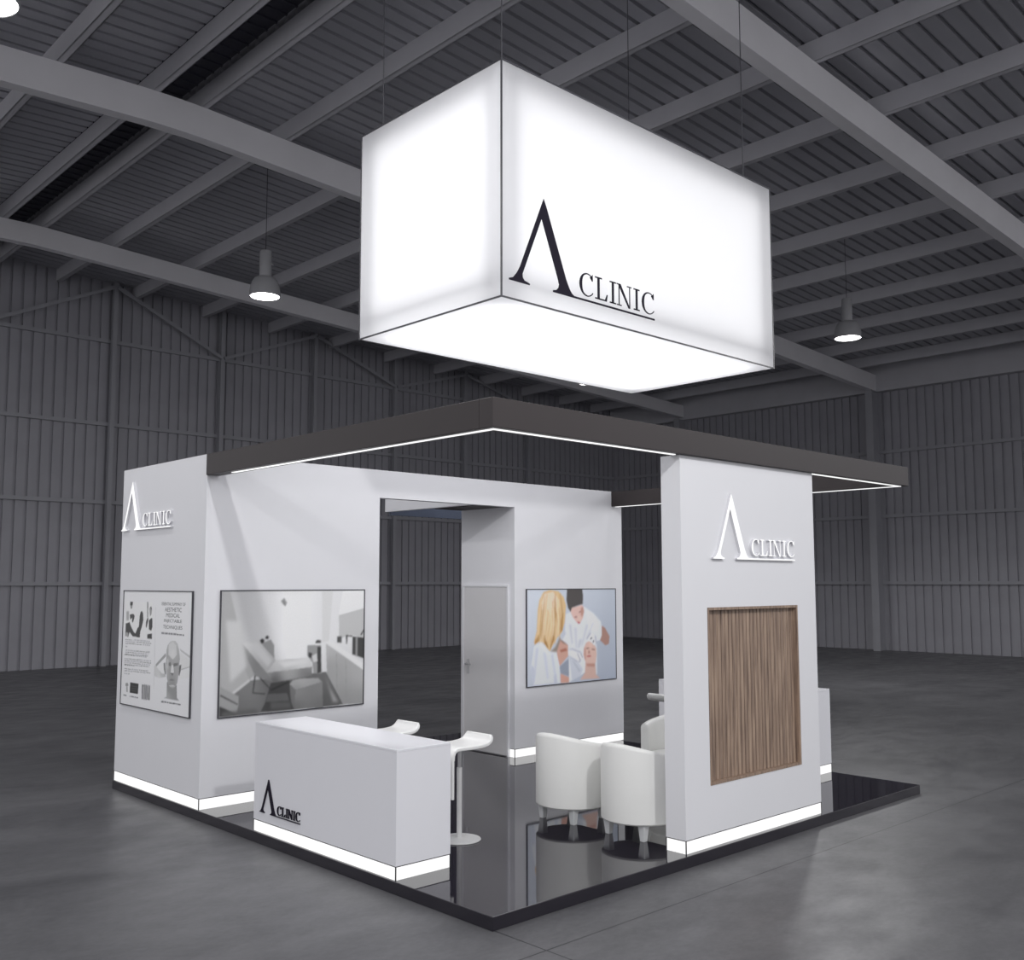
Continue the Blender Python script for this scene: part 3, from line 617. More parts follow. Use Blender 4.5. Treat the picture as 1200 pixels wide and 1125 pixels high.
  ((212,214,222),[(1.18,0.736),(1.217,0.735),(1.086,0.549),(1.064,0.55)],3),
  ((204,207,216),[(0.926,0.528),(0.982,0.526),(0.93,0.421),(0.897,0.423)],3),
  ((208,212,224),[(0.15,0.456),(0.194,0.454),(0.138,0.125),(0.112,0.127)],3),
  ((212,216,227),[(0.275,0.399),(0.327,0.397),(0.37,0.072),(0.339,0.074)],3),
  ((206,211,223),[(0.412,0.367),(0.45,0.365),(0.497,0.103),(0.474,0.104)],3),
  ((236,238,243),[(0.211,0.505),(0.244,0.504),(0.366,0.369),(0.346,0.37)],3),
  ((178,181,194),[(0.709,0.344),(0.765,0.32),(0.872,0.267),(0.935,0.24),(0.961,0.273),(0.872,0.251),(0.794,0.295)],1),
  ((186,188,200),[(0.717,0.411),(0.795,0.425),(0.953,0.375),(0.992,0.338),(0.962,0.353),(0.795,0.406)],1),
  ((184,186,198),[(1.054,0.53),(1.132,0.608),(1.156,0.603),(1.083,0.528)],1),
  ((188,190,202),[(1.217,0.578),(1.246,0.557),(1.261,0.461),(1.24,0.454)],1),
  ((120,96,84),[(0.546,0.57),(0.588,0.547),(0.718,0.468),(0.622,0.501)],2),
  ((196,200,212),[(0.588,0.547),(0.662,0.644),(0.681,0.617),(0.622,0.54)],2),
  ((150,138,128),[(0.394,0.404),(0.488,0.454),(0.565,0.562),(0.588,0.547),(0.51,0.388)],2),
  ((196,146,132),[(0.959,0.93),(1.007,0.943),(1.018,0.875),(0.987,0.808),(0.958,0.836)],2),
  ((196,146,132),[(1.017,0.418),(1.045,0.416),(1.051,0.255),(1.023,0.283)],2),
  ((232,196,182),[(1.104,0.481),(1.175,0.465),(1.164,0.424),(1.098,0.434)],2),
  ((190,140,126),[(1.051,0.221),(1.223,0.212),(1.212,0.172),(1.07,0.184)],2),
 ],
}
# ---------------------------------------------------------------- measured layout (metres)
H = 0.0874                    # platform top
XM, YM = 5.913, 5.93          # platform size
ZC0, ZC1 = 3.156, 3.353       # canopy beam underside / top
WY = 3.989                    # front plane of the rear display wall
XW, YW = 26.47, 21.64         # hall walls
RX, RZ, RS = 2.45, 10.03, 0.0508   # ridge x, rafter top at the ridge, roof slope
def ztop(x):                  # top line of the rafters, softly rounded at the ridge
    d = abs(x - RX)
    return RZ - RS*(d if d > 0.8 else (d*d/1.6 + 0.4))
PURL = 0.32
X0, Y0 = -5.0, -4.0           # near ends of the hall that is built

# ---------------------------------------------------------------- hall shell
b = MB(); b.box(-24, XW+0.3, -24, YW+0.3, -0.2, 0)
structure(b.build('floor', M['floor']))

def profile_steps(a, c, pitch, groove, depth):
    out = []; t = a
    while t < c:
        e = min(t + pitch - groove, c)
        out += [(t, 0.0), (e, 0.0)]
        if e + groove <= c: out += [(e + groove*0.1, depth), (e + groove*0.9, depth)]
        t += pitch
    return out
# roof sheets: ribs run up the slope
b = MB(); st = profile_steps(Y0, YW+0.2, 0.285, 0.07, 0.06)
for xa, xb in ((X0, RX-0.42), (RX+0.42, XW+0.25)):
    za, zb = ztop(xa)+PURL, ztop(xb)+PURL
    vs = []; fs = []
    for y, d in st: vs += [(xa, y, za+d), (xb, y, zb+d)]
    n = len(st)
    for y, d in st: vs += [(xa, y, za+0.12), (xb, y, zb+0.12)]
    for i in range(n-1):
        fs += [(2*i, 2*i+1, 2*i+3, 2*i+2), (2*(n+i), 2*(n+i)+2, 2*(n+i)+3, 2*(n+i)+1)]
    b.add(vs, fs)
structure(b.build('ceiling', M['deck']))
b = MB(); b.box(RX-0.43, RX+0.43, Y0, YW+0.2, RZ+PURL+0.10, RZ+PURL+0.16)
for k in range(105):
    y = Y0 + 0.2 + k*0.285; b.box(RX-0.42, RX+0.42, y, y+0.04, RZ+PURL+0.07, RZ+PURL+0.10)
structure(b.build('trim_1', M['ridge']))
# gable wall at the back, right wall
b = MB(); st = profile_steps(X0, XW+0.1, 0.28, 0.07, 0.05)
vs = []; fs = []
for x, d in st: vs += [(x, YW+d, 0), (x, YW+d, ztop(x)+PURL+0.02)]
for i in range(len(st)-1): fs.append((2*i, 2*i+2, 2*i+3, 2*i+1))
b.add(vs, fs); b.box(X0, XW+0.3, YW+0.12, YW+0.22, 0, 8.6)
structure(b.build('wall_back', M['sheet']))
b = MB(); st = profile_steps(Y0, YW+0.05, 0.28, 0.07, 0.05)
vs = []; fs = []
for y, d in st: vs += [(XW+d, y, 0), (XW+d, y, 9.14)]
for i in range(len(st)-1): fs.append((2*i, 2*i+2, 2*i+3, 2*i+1))
b.add(vs, fs); b.box(XW+0.12, XW+0.22, Y0, YW+0.2, 0, 9.0)
structure(b.build('wall_right', M['sheet']))

# portal frames: rafter + wall column
FR = ((2.36, 'nearest steel portal frame, its rafter crossing the upper right corner of the picture'),
      (10.30, 'middle steel portal frame, its rafter passing behind the hanging light box'),
      (17.95, 'farthest steel portal frame, its rafter running just in front of the back wall'))
for yf, lab in FR:
    t = thing('portal_frame', lab, 'steel frame', (XW-0.4, yf+0.12, 0), group='steel portal frames')
    xs = [X0, -3, 0, 1.0, 1.5, 1.9, 2.2, 2.45, 2.7, 3.0, 3.4, 3.9, 5, 10, 16, 22, XW-0.05]
    poly = [(x, ztop(x)) for x in xs] + [(x, ztop(x)-(0.45 if yf > 15 else 0.53)) for x in xs[::-1]]
    b = MB(); b.prism(poly, lambda u, v, d: (u, d, v), yf, yf+0.22)
    b.build('rafter', M['rafter'], t)
    b = MB(); b.box(25.86, 25.89, yf, yf+0.24, 0, ztop(25.86)-0.53); b.box(25.89, XW-0.03, yf+0.10, yf+0.14, 0, ztop(26)-0.53); b.box(XW-0.03, XW-0.002, yf, yf+0.24, 0, ztop(26)-0.53)
    b.build('column', M['girt'], t)
# purlins
def purlin(x, label):
    z = ztop(x); b = MB()
    b.box(x-0.012, x+0.012, Y0, YW-0.01, z, z+PURL-0.004)
    b.box(x, x+0.115, Y0, YW-0.01, z, z+0.012); b.box(x+0.103, x+0.115, Y0, YW-0.01, z, z+0.035)
    b.box(x, x+0.09, Y0, YW-0.01, z+PURL-0.018, z+PURL-0.006)
    tag(b.build('roof_purlin', M['steel']), label, 'roof beam', 'roof purlins')
purlin(0.55, 'grey steel roof purlin farthest left, left of the dark ridge strip')
purlin(2.05, 'grey steel roof purlin along the left edge of the dark ridge strip')
xr = [2.88, 4.45, 6.45, 8.5, 10.6, 12.75, 14.9, 17.0, 19.1, 21.2, 23.2, 25.0]
for i, x in enumerate(xr):
    lab = 'grey steel roof purlin along the right edge of the dark ridge strip' if i == 0 else \
          'grey steel roof purlin, %s one to the right of the dark ridge strip' % ORD[i]
    if i == len(xr)-1: lab = 'grey steel roof purlin nearest the right wall, just above the eaves beam'
    purlin(x, lab)
b = MB(); b.box(XW-0.30, XW-0.27, Y0, YW-0.02, 8.28, 9.125); b.box(XW-0.29, XW-0.02, Y0, YW-0.02, 8.28, 8.31)
tag(b.build('eaves_beam', M['steel']), 'deep smooth grey beam along the top of the right wall', 'beam')

# girts, gable columns, braces
for z, lab in ((2.13, 'lowest horizontal girt on the back wall'), (4.26, 'second lowest horizontal girt on the back wall'),
               (6.33, 'third horizontal girt up on the back wall'), (8.56, 'topmost horizontal girt on the back wall under the braces')):
    b = MB(); b.box(X0, XW-0.08, YW-0.09, YW-0.002, z-0.05, z+0.05)
    tag(b.build('wall_girt', M['girt']), lab, 'girt', 'girts on the back wall')
for z, lab in ((2.13, 'lowest horizontal girt on the right wall'), (4.26, 'middle horizontal girt on the right wall'), (6.33, 'topmost horizontal girt on the right wall')):
    b = MB(); b.box(XW-0.09, XW-0.002, Y0, YW-0.1, z-0.05, z+0.05)
    tag(b.build('wall_girt', M['girt']), lab, 'girt', 'girts on the right wall')
gx = [2.80, 5.93, 9.05, 12.16, 15.24, 18.28, 21.4]
gl = ['slim back wall column hidden low down by nothing, at the left picture edge', 'leftmost slim column on the back wall, left of the stand',
      'slim back wall column rising behind the left end of the stand', 'third slim back wall column from the left, right of the left pendant lamp',
      'slim back wall column fourth from left, under the light box left corner', 'slim back wall column fifth from left, behind the black canopy beam',
      'slim back wall column nearest the back corner, behind the canopy']
for x, lab in list(zip(gx, gl))[1:]:
    b = MB(); h = ztop(x)+PURL-0.01
    b.box(x-0.06, x+0.06, YW-0.22, YW-0.21, 0, h); b.box(x-0.012, x+0.012, YW-0.21, YW-0.10, 0, h); b.box(x-0.06, x+0.06, YW-0.10, YW-0.092, 0, h)
    tag(b.build('gable_column', M['girt']), lab, 'column', 'columns on the back wall')
bl = ['diagonal brace at far left, rising right to the leftmost back wall column', 'diagonal brace falling right from the top of the leftmost back wall column',
      'diagonal brace rising right to the third back wall column', 'diagonal brace falling right from the top of the third back wall column',
      'diagonal brace rising right to the fifth back wall column', 'diagonal brace falling right from the top of the fifth back wall column']
for i in range(6):
    xa, xb = gx[i], gx[i+1]
    top_ = (10.02, 9.75, 9.40)[i//2]
    za, zb = (8.57, top_) if i % 2 == 0 else (top_, 8.57)
    b = MB(); b.bar((xa+0.03, YW-0.244, za), (xb-0.03, YW-0.244, zb), 0.05, 0.09)
    tag(b.build('diagonal_brace', M['girt']), bl[i], 'brace', 'diagonal braces on the back wall')

# pendant lamps
def lamp_parts(t, z):
    top = z
    b = MB(); b.lathe([(0.272,0.0),(0.285,0.0),(0.283,0.10),(0.268,0.20),(0.235,0.29),(0.19,0.355),(0.10,0.385)], n=48, caps=False)
    b.lathe([(0.272,0.012),(0.25,0.2),(0.10,0.37)], n=48, caps=False)
    b.build('lamp_shade', M['lamp'], t, local=True, smooth=True)
    b = MB(); b.lathe([(0.105,0.36),(0.112,0.38),(0.112,0.86),(0.104,0.875),(0.0,0.875)], n=32); b.box(0.1,0.15,-0.03,0.03,0.62,0.66)
    b.build('lamp_housing', M['lamp'], t, local=True, smooth=True)
    b = MB(); b.lathe([(0.0,0.006),(0.262,0.006),(0.268,0.02),(0.0,0.03)], n=48)
    b.build('lamp_lens', M['lens'], t, local=True)
    b = MB(); b.tube([(0,0,0.87),(0,0,top)], 0.006, 6)
    b.build('cable', M['cable'], t, local=True)
LAMPS = [((4.84, 11.6, 7.45), 'grey bell pendant lamp hanging to the left of the light box above the stand wall'),
         ((15.65, 5.72, 7.42), 'grey bell pendant lamp hanging to the right of the light box'),
         ((-1.82, 4.95, 7.5), 'grey bell pendant lamp cut off by the upper left picture corner'),
         ((15.72, 13.33, 7.56), 'pendant lamp hidden but for its lit rim under the light box bottom edge')]
for p, lab in LAMPS:
    t = thing('pendant_lamp', lab, 'lamp', p, group='pendant hall lamps')
    lamp_parts(t, ztop(p[0]) + PURL - p[2])

# ---------------------------------------------------------------- logo lettering (flat outline, extruded)
BIGA = [(0.4,0.773),(0.433,0.708),(0.67,0.133),(0.697,0.085),(0.717,0.052),(0.74,0.028),(0.766,0.014),(0.766,-0.004),(0.507,-0.004),(0.507,0.012),(0.548,0.022),(0.572,0.045),(0.58,0.074),(0.564,0.124),(0.375,0.592),(0.152,0.076),(0.155,0.045),(0.175,0.024),(0.235,0.010),(0.235,-0.003),(0.0,-0.003),(0.0,0.011),(0.046,0.026),(0.09,0.076),(0.125,0.135)]
LINE = [(0.766,-0.004),(1.862,-0.004),(1.862,0.013),(0.766,0.013)]
CY0, CYH = 0.045, 0.20
def glyph_I(x, w):
    c = x + w/2; s = w*0.17
    return [[(c-s,CY0),(c+s,CY0),(c+s,CY0+CYH),(c-s,CY0+CYH)], [(x,CY0),(x+w,CY0),(x+w,CY0+0.012),(x,CY0+0.012)], [(x,CY0+CYH-0.012),(x+w,CY0+CYH-0.012),(x+w,CY0+CYH),(x,CY0+CYH)]]
def glyph_L(x, w):
    s = 0.030; a = x + 0.03
    return [[(a,CY0),(a+s,CY0),(a+s,CY0+CYH),(a,CY0+CYH)], [(x,CY0+CYH-0.012),(x+0.09,CY0+CYH-0.012),(x+0.09,CY0+CYH),(x,CY0+CYH)],
            [(x,CY0),(x+w-0.012,CY0),(x+w,CY0+0.062),(x+w-0.012,CY0+0.062),(x+w-0.035,CY0+0.013),(x,CY0+0.013)]]
def glyph_N(x, w):
    a, c = x+0.026, x+w-0.032; t = 0.012
    return [[(a,CY0),(a+t,CY0),(a+t,CY0+CYH),(a,CY0+CYH)], [(c,CY0-0.004),(c+t,CY0-0.004),(c+t,CY0+CYH),(c,CY0+CYH)],
            [(a-0.012,CY0+CYH),(c-0.012,CY0-0.004),(c+t,CY0-0.004),(a+0.028,CY0+CYH)],
            [(x,CY0),(x+0.066,CY0),(x+0.066,CY0+0.01),(x,CY0+0.01)], [(x,CY0+CYH-0.01),(x+0.05,CY0+CYH-0.01),(x+0.05,CY0+CYH),(x,CY0+CYH)],
            [(x+w-0.062,CY0+CYH-0.01),(x+w,CY0+CYH-0.01),(x+w,CY0+CYH),(x+w-0.062,CY0+CYH)]]
def glyph_C(x, w):
    cx, cy, rx, ry = x+w*0.54, CY0+CYH/2, w*0.54, CYH/2+0.004
    res = []; n = 22; a0, a1 = math.radians(42), math.radians(322); pts = []
    for i in range(n+1):
        a = a0 + (a1-a0)*i/n; th = 0.010 + 0.026*max(0.0, -math.cos(a))**1.2
        pts.append(((cx+rx*math.cos(a), cy+ry*math.sin(a)), (cx+(rx-th)*math.cos(a), cy+(ry-min(th,0.014))*math.sin(a))))
    for i in range(n): res.append([pts[i][0], pts[i+1][0], pts[i+1][1], pts[i][1]])
    xe = x + w*0.94
    res.append([(xe-0.012,cy+ry*0.42),(xe,cy+ry*0.42),(xe-0.002,cy+ry),(xe-0.012,cy+ry*0.9),(xe-0.04,cy+ry*0.72)])
    return res
WORD = [glyph_C(0.833,0.185), glyph_L(1.036,0.165), glyph_I(1.230,0.085), glyph_N(1.325,0.205), glyph_I(1.560,0.085), glyph_C(1.675,0.188)]
def logo(t, mats, W, Hh, depth, names=('emblem', 'underline', 'letter')):
    """local x = right, z = up, -y = out"""
    kx, kz = W/1.862, Hh/0.773
    f = lambda u, v, d: (u*kx, -d, v*kz)
    def mk(name, polys):
        b = MB()
        for q in polys: b.prism(q, f, 0.0, depth, 0, 1 if isinstance(mats, list) else None)
        return b.build(name, mats, t, local=True)
    mk(names[0], [BIGA]); mk(names[1], [LINE])
    for g in WORD: mk(names[2], g)

# ---------------------------------------------------------------- stand: platform
b = MB(); b.box(0, XM, 0, YM, 0, H, 0)
o = b.build('stand_platform', M['black'], bevel=0.004)
tag(o, 'square glossy black platform the whole stand is built on', 'platform')

def strip(b, x0, x1, y0, y1, z0, z1, sides):
    """lit plinth with a dark seam on top and at the corners"""
    b.box(x0, x1, y0, y1, z0, z1-0.007, 0)
    b.box(x0, x1, y0, y1, z1-0.007, z1, 1)
    e = 0.0035
    for sx in (x0, x1):
        for sy in (y0, y1): b.box(sx-e, sx+e, sy-e, sy+e, z0, z1, 1)
ST = 0.10    # plinth height

# ---------------------------------------------------------------- stand: rear display wall
t = thing('display_partition', 'white rear display wall of the stand with a tall open doorway in it', 'partition', (3.0, WY, H))
b = MB(); b.box(0.013, 2.0, WY, YM-0.005, H+ST, 3.356)
b.build('left_block', M['white'], t)
b = MB(); b.prism([(3.995,H+ST),(5.982,H+ST),(5.982,ZC0),(5.78,ZC0),(5.78,3.356),(3.995,3.356)], lambda u, v, d: (u, d, v), WY, 4.97)
b.build('right_block', M['white'], t)
b = MB(); b.box(2.0, 3.995, WY, WY+0.10, 3.058, 3.356)
b.build('lintel', M['white'], t)
b = MB(); b.box(3.49, 3.56, WY+0.10, YM-0.005, 3.075, 3.30)
b.build('header_beam', M['white'], t)
b = MB(); b.box(3.56, 3.995, WY+0.10, 4.97, 3.066, 3.10)
b.build('soffit', M['canopy'], t)
b = MB(); b.box(3.56, 5.2, YM-0.045, YM-0.005, 3.035, 3.20)
b.build('back_header', M['blueboard'], t)
b = MB(); strip(b, 0.015, 1.998, WY+0.002, YM-0.007, H, H+ST, 0); b.build('plinth_light', [M['led'], M['seam']], t)
b = MB(); strip(b, 3.997, 5.980, WY+0.002, WY+0.09, H, H+ST, 0); b.build('plinth_light', [M['led'], M['seam']], t)
b = MB(); b.box(3.999, 5.97, WY+0.09, 4.965, H, H+ST); b.build('plinth', M['white'], t)
# door in the side of the doorway
b = MB(); b.box(3.972, 3.994, 4.10, 4.885, H+0.012, 2.095); d = b.build('door', M['door'], t, bevel=0.003)
b = MB()
b.box(3.966, 3.996, 4.075, 4.10, H, 2.12); b.box(3.966, 3.996, 4.885, 4.91, H, 2.12); b.box(3.966, 3.996, 4.10, 4.885, 2.097, 2.12)
b.build('door_frame', M['white'], t)
b = MB(); b.box(3.962, 3.972, 4.79, 4.825, 1.02, 1.20)
b.tube([(3.972,4.807,1.145),(3.925,4.807,1.145),(3.915,4.80,1.145),(3.912,4.70,1.14)], 0.011, 10)
b.build('lever_handle', M['chrome'], d, smooth=True)

# ---------------------------------------------------------------- stand: canopy frame
t = thing('canopy_frame', 'charcoal beam frame forming the open canopy around the top of the stand', 'canopy', (3.0, 0.07, ZC0))
BW = 0.135
def beam(x0, x1, y0, y1): 
    b = MB(); b.box(x0, x1, y0, y1, ZC0, ZC1); b.build('beam', M['canopy'], t, bevel=0.003)
beam(0, XM, 0, BW); beam(0, BW, BW, WY-0.002); beam(XM-BW, XM, BW, WY-0.002)
def line(x0, x1, y0, y1):
    b = MB(); b.box(x0, x1, y0, y1, ZC0-0.006, ZC0+0.004); b.build('light_strip', M['ledline'], t)
line(0.055, 0.083, 0.055, 3.60); line(0.083, 2.0, 0.055, 0.083); line(4.05, XM-0.055, 0.055, 0.083); line(XM-0.083, XM-0.055, 0.083, 3.97)

# ---------------------------------------------------------------- stand: front column with wood niche
CX0, CX1, CY_0, CY_1 = 2.034, 4.035, 0.043, 0.2325
t = thing('display_column', 'wide white front column of the stand with a recessed wood panel', 'column', ((CX0+CX1)/2, (CY_0+CY_1)/2, H))
nx0, nx1, nz0, nz1, nd = 2.362, 3.718, 0.555, 1.949, 0.06
b = MB()
zb, zt = H+ST, ZC0-0.002
xs = [CX0, nx0, nx1, CX1]; zs = [zb, nz0, nz1, zt]
for i in range(3):
    for j in range(3):
        if i == 1 and j == 1: continue
        b.add([(xs[i],CY_0,zs[j]),(xs[i+1],CY_0,zs[j]),(xs[i+1],CY_0,zs[j+1]),(xs[i],CY_0,zs[j+1])], [(0,1,2,3)])
yb = CY_0+nd
b.add([(nx0,yb,nz0),(nx1,yb,nz0),(nx1,yb,nz1),(nx0,yb,nz1)], [(0,1,2,3)])
for (xa,za),(xb_,zb_) in (((nx0,nz0),(nx1,nz0)),((nx1,nz0),(nx1,nz1)),((nx1,nz1),(nx0,nz1)),((nx0,nz1),(nx0,nz0))):
    b.add([(xa,CY_0,za),(xb_,CY_0,zb_),(xb_,yb,zb_),(xa,yb,za)], [(0,1,2,3)])
for x in (CX0, CX1): b.add([(x,CY_0,zb),(x,CY_1,zb),(x,CY_1,zt),(x,CY_0,zt)], [(0,1,2,3)])
b.add([(CX0,CY_1,zb),(CX1,CY_1,zb),(CX1,CY_1,zt),(CX0,CY_1,zt)], [(0,1,2,3)])
for z in (zb, zt): b.add([(CX0,CY_0,z),(CX1,CY_0,z),(CX1,CY_1,z),(CX0,CY_1,z)], [(0,1,2,3)])
b.build('body', M['white'], t)
b = MB(); strip(b, CX0+0.002, CX1-0.002, CY_0+0.002, CY_1-0.002, H, H+ST, 0); b.build('plinth_light', [M['led'], M['seam']], t)
fr = 0.022
b = MB(); y0_, y1_ = CY_0-0.004, yb-0.001
b.box(nx0+0.001, nx0+fr, y0_, y1_, nz0+0.001, nz1-0.001); b.box(nx1-fr, nx1-0.001, y0_, y1_, nz0+0.001, nz1-0.001)
b.box(nx0+fr, nx1-fr, y0_, y1_, nz0+0.001, nz0+fr); b.box(nx0+fr, nx1-fr, y0_, y1_, nz1-fr, nz1-0.001)
wf = b.build('wood_frame', M['wood'], t)
b = MB(); n = 25; p_ = (nx1-nx0-2*fr)/n
b.box(nx0+fr, nx1-fr, yb-0.008, yb-0.001, nz0+fr, nz1-fr)
for i in range(n):
    x = nx0+fr+i*p_
    b.box(x+p_*0.07, x+p_*0.93, yb-0.026, yb-0.008, nz0+fr, nz1-fr)
b.build('wood_slats', M['wood'], t, bevel=0.003)

# ---------------------------------------------------------------- counters
def counter(x0, x1, y0, y1, zt, label):
    t = thing('reception_counter', label, 'counter', ((x0+x1)/2, (y0+y1)/2, H), group='white box counters')
    b = MB(); b.box(x0, x1, y0, y1, H+ST*0.95, zt-0.02); b.build('body', M['counter'], t)
    b = MB(); b.box(x0, x1, y0, y1, zt-0.02, zt); b.build('worktop', M['counter'], t, bevel=0.003)
    b = MB(); strip(b, x0+0.002, x1-0.002, y0+0.002, y1-0.002, H, H+ST*0.95, 0); b.build('plinth_light', [M['led'], M['seam']], t)
counter(0.017, 0.511, 1.018, 2.993, 0.980, 'white reception counter at the left platform edge with a black logo on it')
counter(5.418, 5.911, 0.976, 2.953, 0.984, 'plain white counter at the right platform edge, mostly hidden behind the front column')

# ---------------------------------------------------------------- logo signs
t = thing('logo_sign', 'white lit letters reading A CLINIC high on the left end of the rear display wall', 'sign', (0.0125, 5.885, 2.70), -PI/2, 'raised logo signs')
logo(t, [M['ledsign'], M['return']], 1.20, 0.515, 0.026)
t = thing('logo_sign', 'white lit letters reading A CLINIC on the front column above the wood panel', 'sign', (2.425, CY_0-0.0005, 2.343), 0, 'raised logo signs')
logo(t, [M['ledsign'], M['return']], 1.232, 0.54, 0.026)
t = thing('logo_sign', 'black raised letters reading A CLINIC low on the reception counter front', 'sign', (0.0165, 2.885, 0.258), -PI/2, 'raised logo signs')
logo(t, M['logo'], 0.625, 0.275, 0.010)

# ---------------------------------------------------------------- hanging light box
lx0, lx1, ly0, ly1, lz0, lz1 = 0.975, 4.938, 0.967, 2.925, 4.422, 6.394
t = thing('hanging_light_box', 'big glowing white fabric light box hanging from cables above the stand', 'light box', ((lx0+lx1)/2, (ly0+ly1)/2, lz0))
g = 0.006
def panel(vs):
    b = MB(); b.add(vs, [(0,1,2,3)]); b.build('fabric_panel', M['fabric'], t)
panel([(lx0,ly0+g,lz0+g),(lx0,ly1-g,lz0+g),(lx0,ly1-g,lz1-g),(lx0,ly0+g,lz1-g)])
panel([(lx1,ly0+g,lz0+g),(lx1,ly1-g,lz0+g),(lx1,ly1-g,lz1-g),(lx1,ly0+g,lz1-g)])
panel([(lx0+g,ly0,lz0+g),(lx1-g,ly0,lz0+g),(lx1-g,ly0,lz1-g),(lx0+g,ly0,lz1-g)])
panel([(lx0+g,ly1,lz0+g),(lx1-g,ly1,lz0+g),(lx1-g,ly1,lz1-g),(lx0+g,ly1,lz1-g)])
panel([(lx0+g,ly0+g,lz0),(lx1-g,ly0+g,lz0),(lx1-g,ly1-g,lz0),(lx0+g,ly1-g,lz0)])
panel([(lx0+g,ly0+g,lz1),(lx1-g,ly0+g,lz1),(lx1-g,ly1-g,lz1),(lx0+g,ly1-g,lz1)])
b = MB()
for y in (ly0, ly1):
    for z in (lz0, lz1): b.box(lx0-g, lx1+g, y-g, y+g, z-g, z+g)
for x in (lx0, lx1):
    for z in (lz0, lz1): b.box(x-g, x+g, ly0+g, ly1-g, z-g, z+g)
    for y in (ly0, ly1): b.box(x-g, x+g, y-g, y+g, lz0+g, lz1-g)
b.build('edge_frame', M['frame'], t)
for x, y, lab in ((0.985, 0.975, 'thin steel cable rising from the near corner of the hanging light box'), (1.0, 2.62, 'leftmost thin steel cable holding the hanging light box'),
                 (4.52, 1.02, 'rightmost thin steel cable holding the hanging light box'), (4.9, 2.88, 'thin steel cable at the back corner of the hanging light box, second from right')):
    b = MB(); b.tube([(x,y,lz1+0.004),(x,y,ztop(x)+PURL-0.01)], 0.0055, 6)
    tag(b.build('suspension_cable', M['cable']), lab, 'cable', 'cables of the light box')
lg = bpy.data.objects.new('logo_print', None); COL.objects.link(lg); lg.parent = t
lg.location = (1.055-(lx0+lx1)/2, ly0-0.0005-(ly0+ly1)/2, 4.575-lz0); lg['label'] = 'black printed A CLINIC logo'
logo(lg, M['logo'], 1.862, 0.773, 0.003)

# ---------------------------------------------------------------- posters
def poster(name, art, W, Hh, loc, rotz, label, cat, bg, lit, sharp=0, dark_frame=0.010):
    """local x = right, z = up, -y = out. bg(u,v) -> rgb 0..255"""
    t = thing(name, label, cat, loc, rotz, 'framed prints on the rear display wall')
    b = MB(); b.box(0, W, -0.012, 0, 0, Hh); b.build('backing_panel', M['white'], t, local=True)
    f_ = dark_frame; b = MB()
    b.box(-f_, 0, -0.018, 0, -f_, Hh+f_); b.box(W, W+f_, -0.018, 0, -f_, Hh+f_); b.box(0, W, -0.018, 0, -f_, 0); b.box(0, W, -0.018, 0, Hh, Hh+f_)
    b.build('frame', M['frame'], t, local=True)
    # the picture is composed on a fine grid of vertex inks, softened like a photographic print
    nx = int(W/0.0075); nz = int(Hh/0.0075)
    gx_, gz_ = np.meshgrid(np.linspace(0, W, nx+1), np.linspace(0, Hh, nz+1), indexing='ij')
    img = np.array([[rgb(*bg(u/W, v/Hh))[:3] for v in np.linspace(0, Hh, nz+1)] for u in np.linspace(0, W, nx+1)])
    def blur(m, k):
        for ax in (0, 1):
            for _ in range(k):
                p = np.pad(m, [(1,1) if a == ax else (0,0) for a in (0,1)], mode='edge')
                m = (p[:-2] + 2*p[1:-1] + p[2:])/4 if ax == 0 else (p[:, :-2] + 2*p[:, 1:-1] + p[:, 2:])/4
        return m
    for it in art:
        col, pts = it[0], it[1]; soft = it[2] if len(it) > 2 else 0
        P_ = np.array(pts); m = np.zeros(gx_.shape)
        for ox, oz in ((-0.0019,-0.0019),(0.0019,-0.0019),(-0.0019,0.0019),(0.0019,0.0019)):
            ins_ = np.zeros(gx_.shape, bool); px_, pz_ = gx_+ox, gz_+oz
            for i in range(len(P_)):
                (xa, za), (xb, zb) = P_[i], P_[(i+1) % len(P_)]
                if za == zb: continue
                c_ = ((za > pz_) != (zb > pz_)) & (px_ < (xb-xa)*(pz_-za)/(zb-za) + xa)
                ins_ ^= c_
            m += ins_*0.25
        if soft: m = blur(m, soft)
        if len(col) == 3 and len(pts) != 3: cimg = np.array(rgb(*col)[:3])
        elif len(col) == 1: cimg = np.array(rgb(col[0])[:3])
        else:
            ws = 0; cimg = np.zeros(gx_.shape + (3,))
            for i in range(len(P_)):
                w_ = 1.0/((gx_-P_[i][0])**2 + (gz_-P_[i][1])**2 + 2e-3)**1.5; ws = ws + w_
                cimg += w_[..., None]*np.array(rgb(col[i*len(col)//len(P_)])[:3])
            cimg = cimg/ws[..., None]
        img = img*(1-m[..., None]) + cimg*m[..., None]
    if sharp: img = np.stack([blur(img[..., c], sharp) for c in range(3)], -1)
    img = np.minimum(0.93, img/lit)
    y = -0.0125
    vs = [(float(gx_[i, j]), y, float(gz_[i, j])) for i in range(nx+1) for j in range(nz+1)]
    fs = [(i*(nz+1)+j, (i+1)*(nz+1)+j, (i+1)*(nz+1)+j+1, i*(nz+1)+j+1) for i in range(nx) for j in range(nz)]
    me = bpy.data.meshes.new('print'); me.from_pydata(vs, [], fs)
    at = me.color_attributes.new('ink', 'FLOAT_COLOR', 'POINT')
    at.data.foreach_set('color', np.concatenate([img.reshape(-1, 3), np.ones(((nx+1)*(nz+1), 1))], 1).astype(np.float32).ravel())
    me.materials.append(M['print'])
    o = bpy.data.objects.new('print', me); COL.objects.link(o); o.parent = t
    return t, y
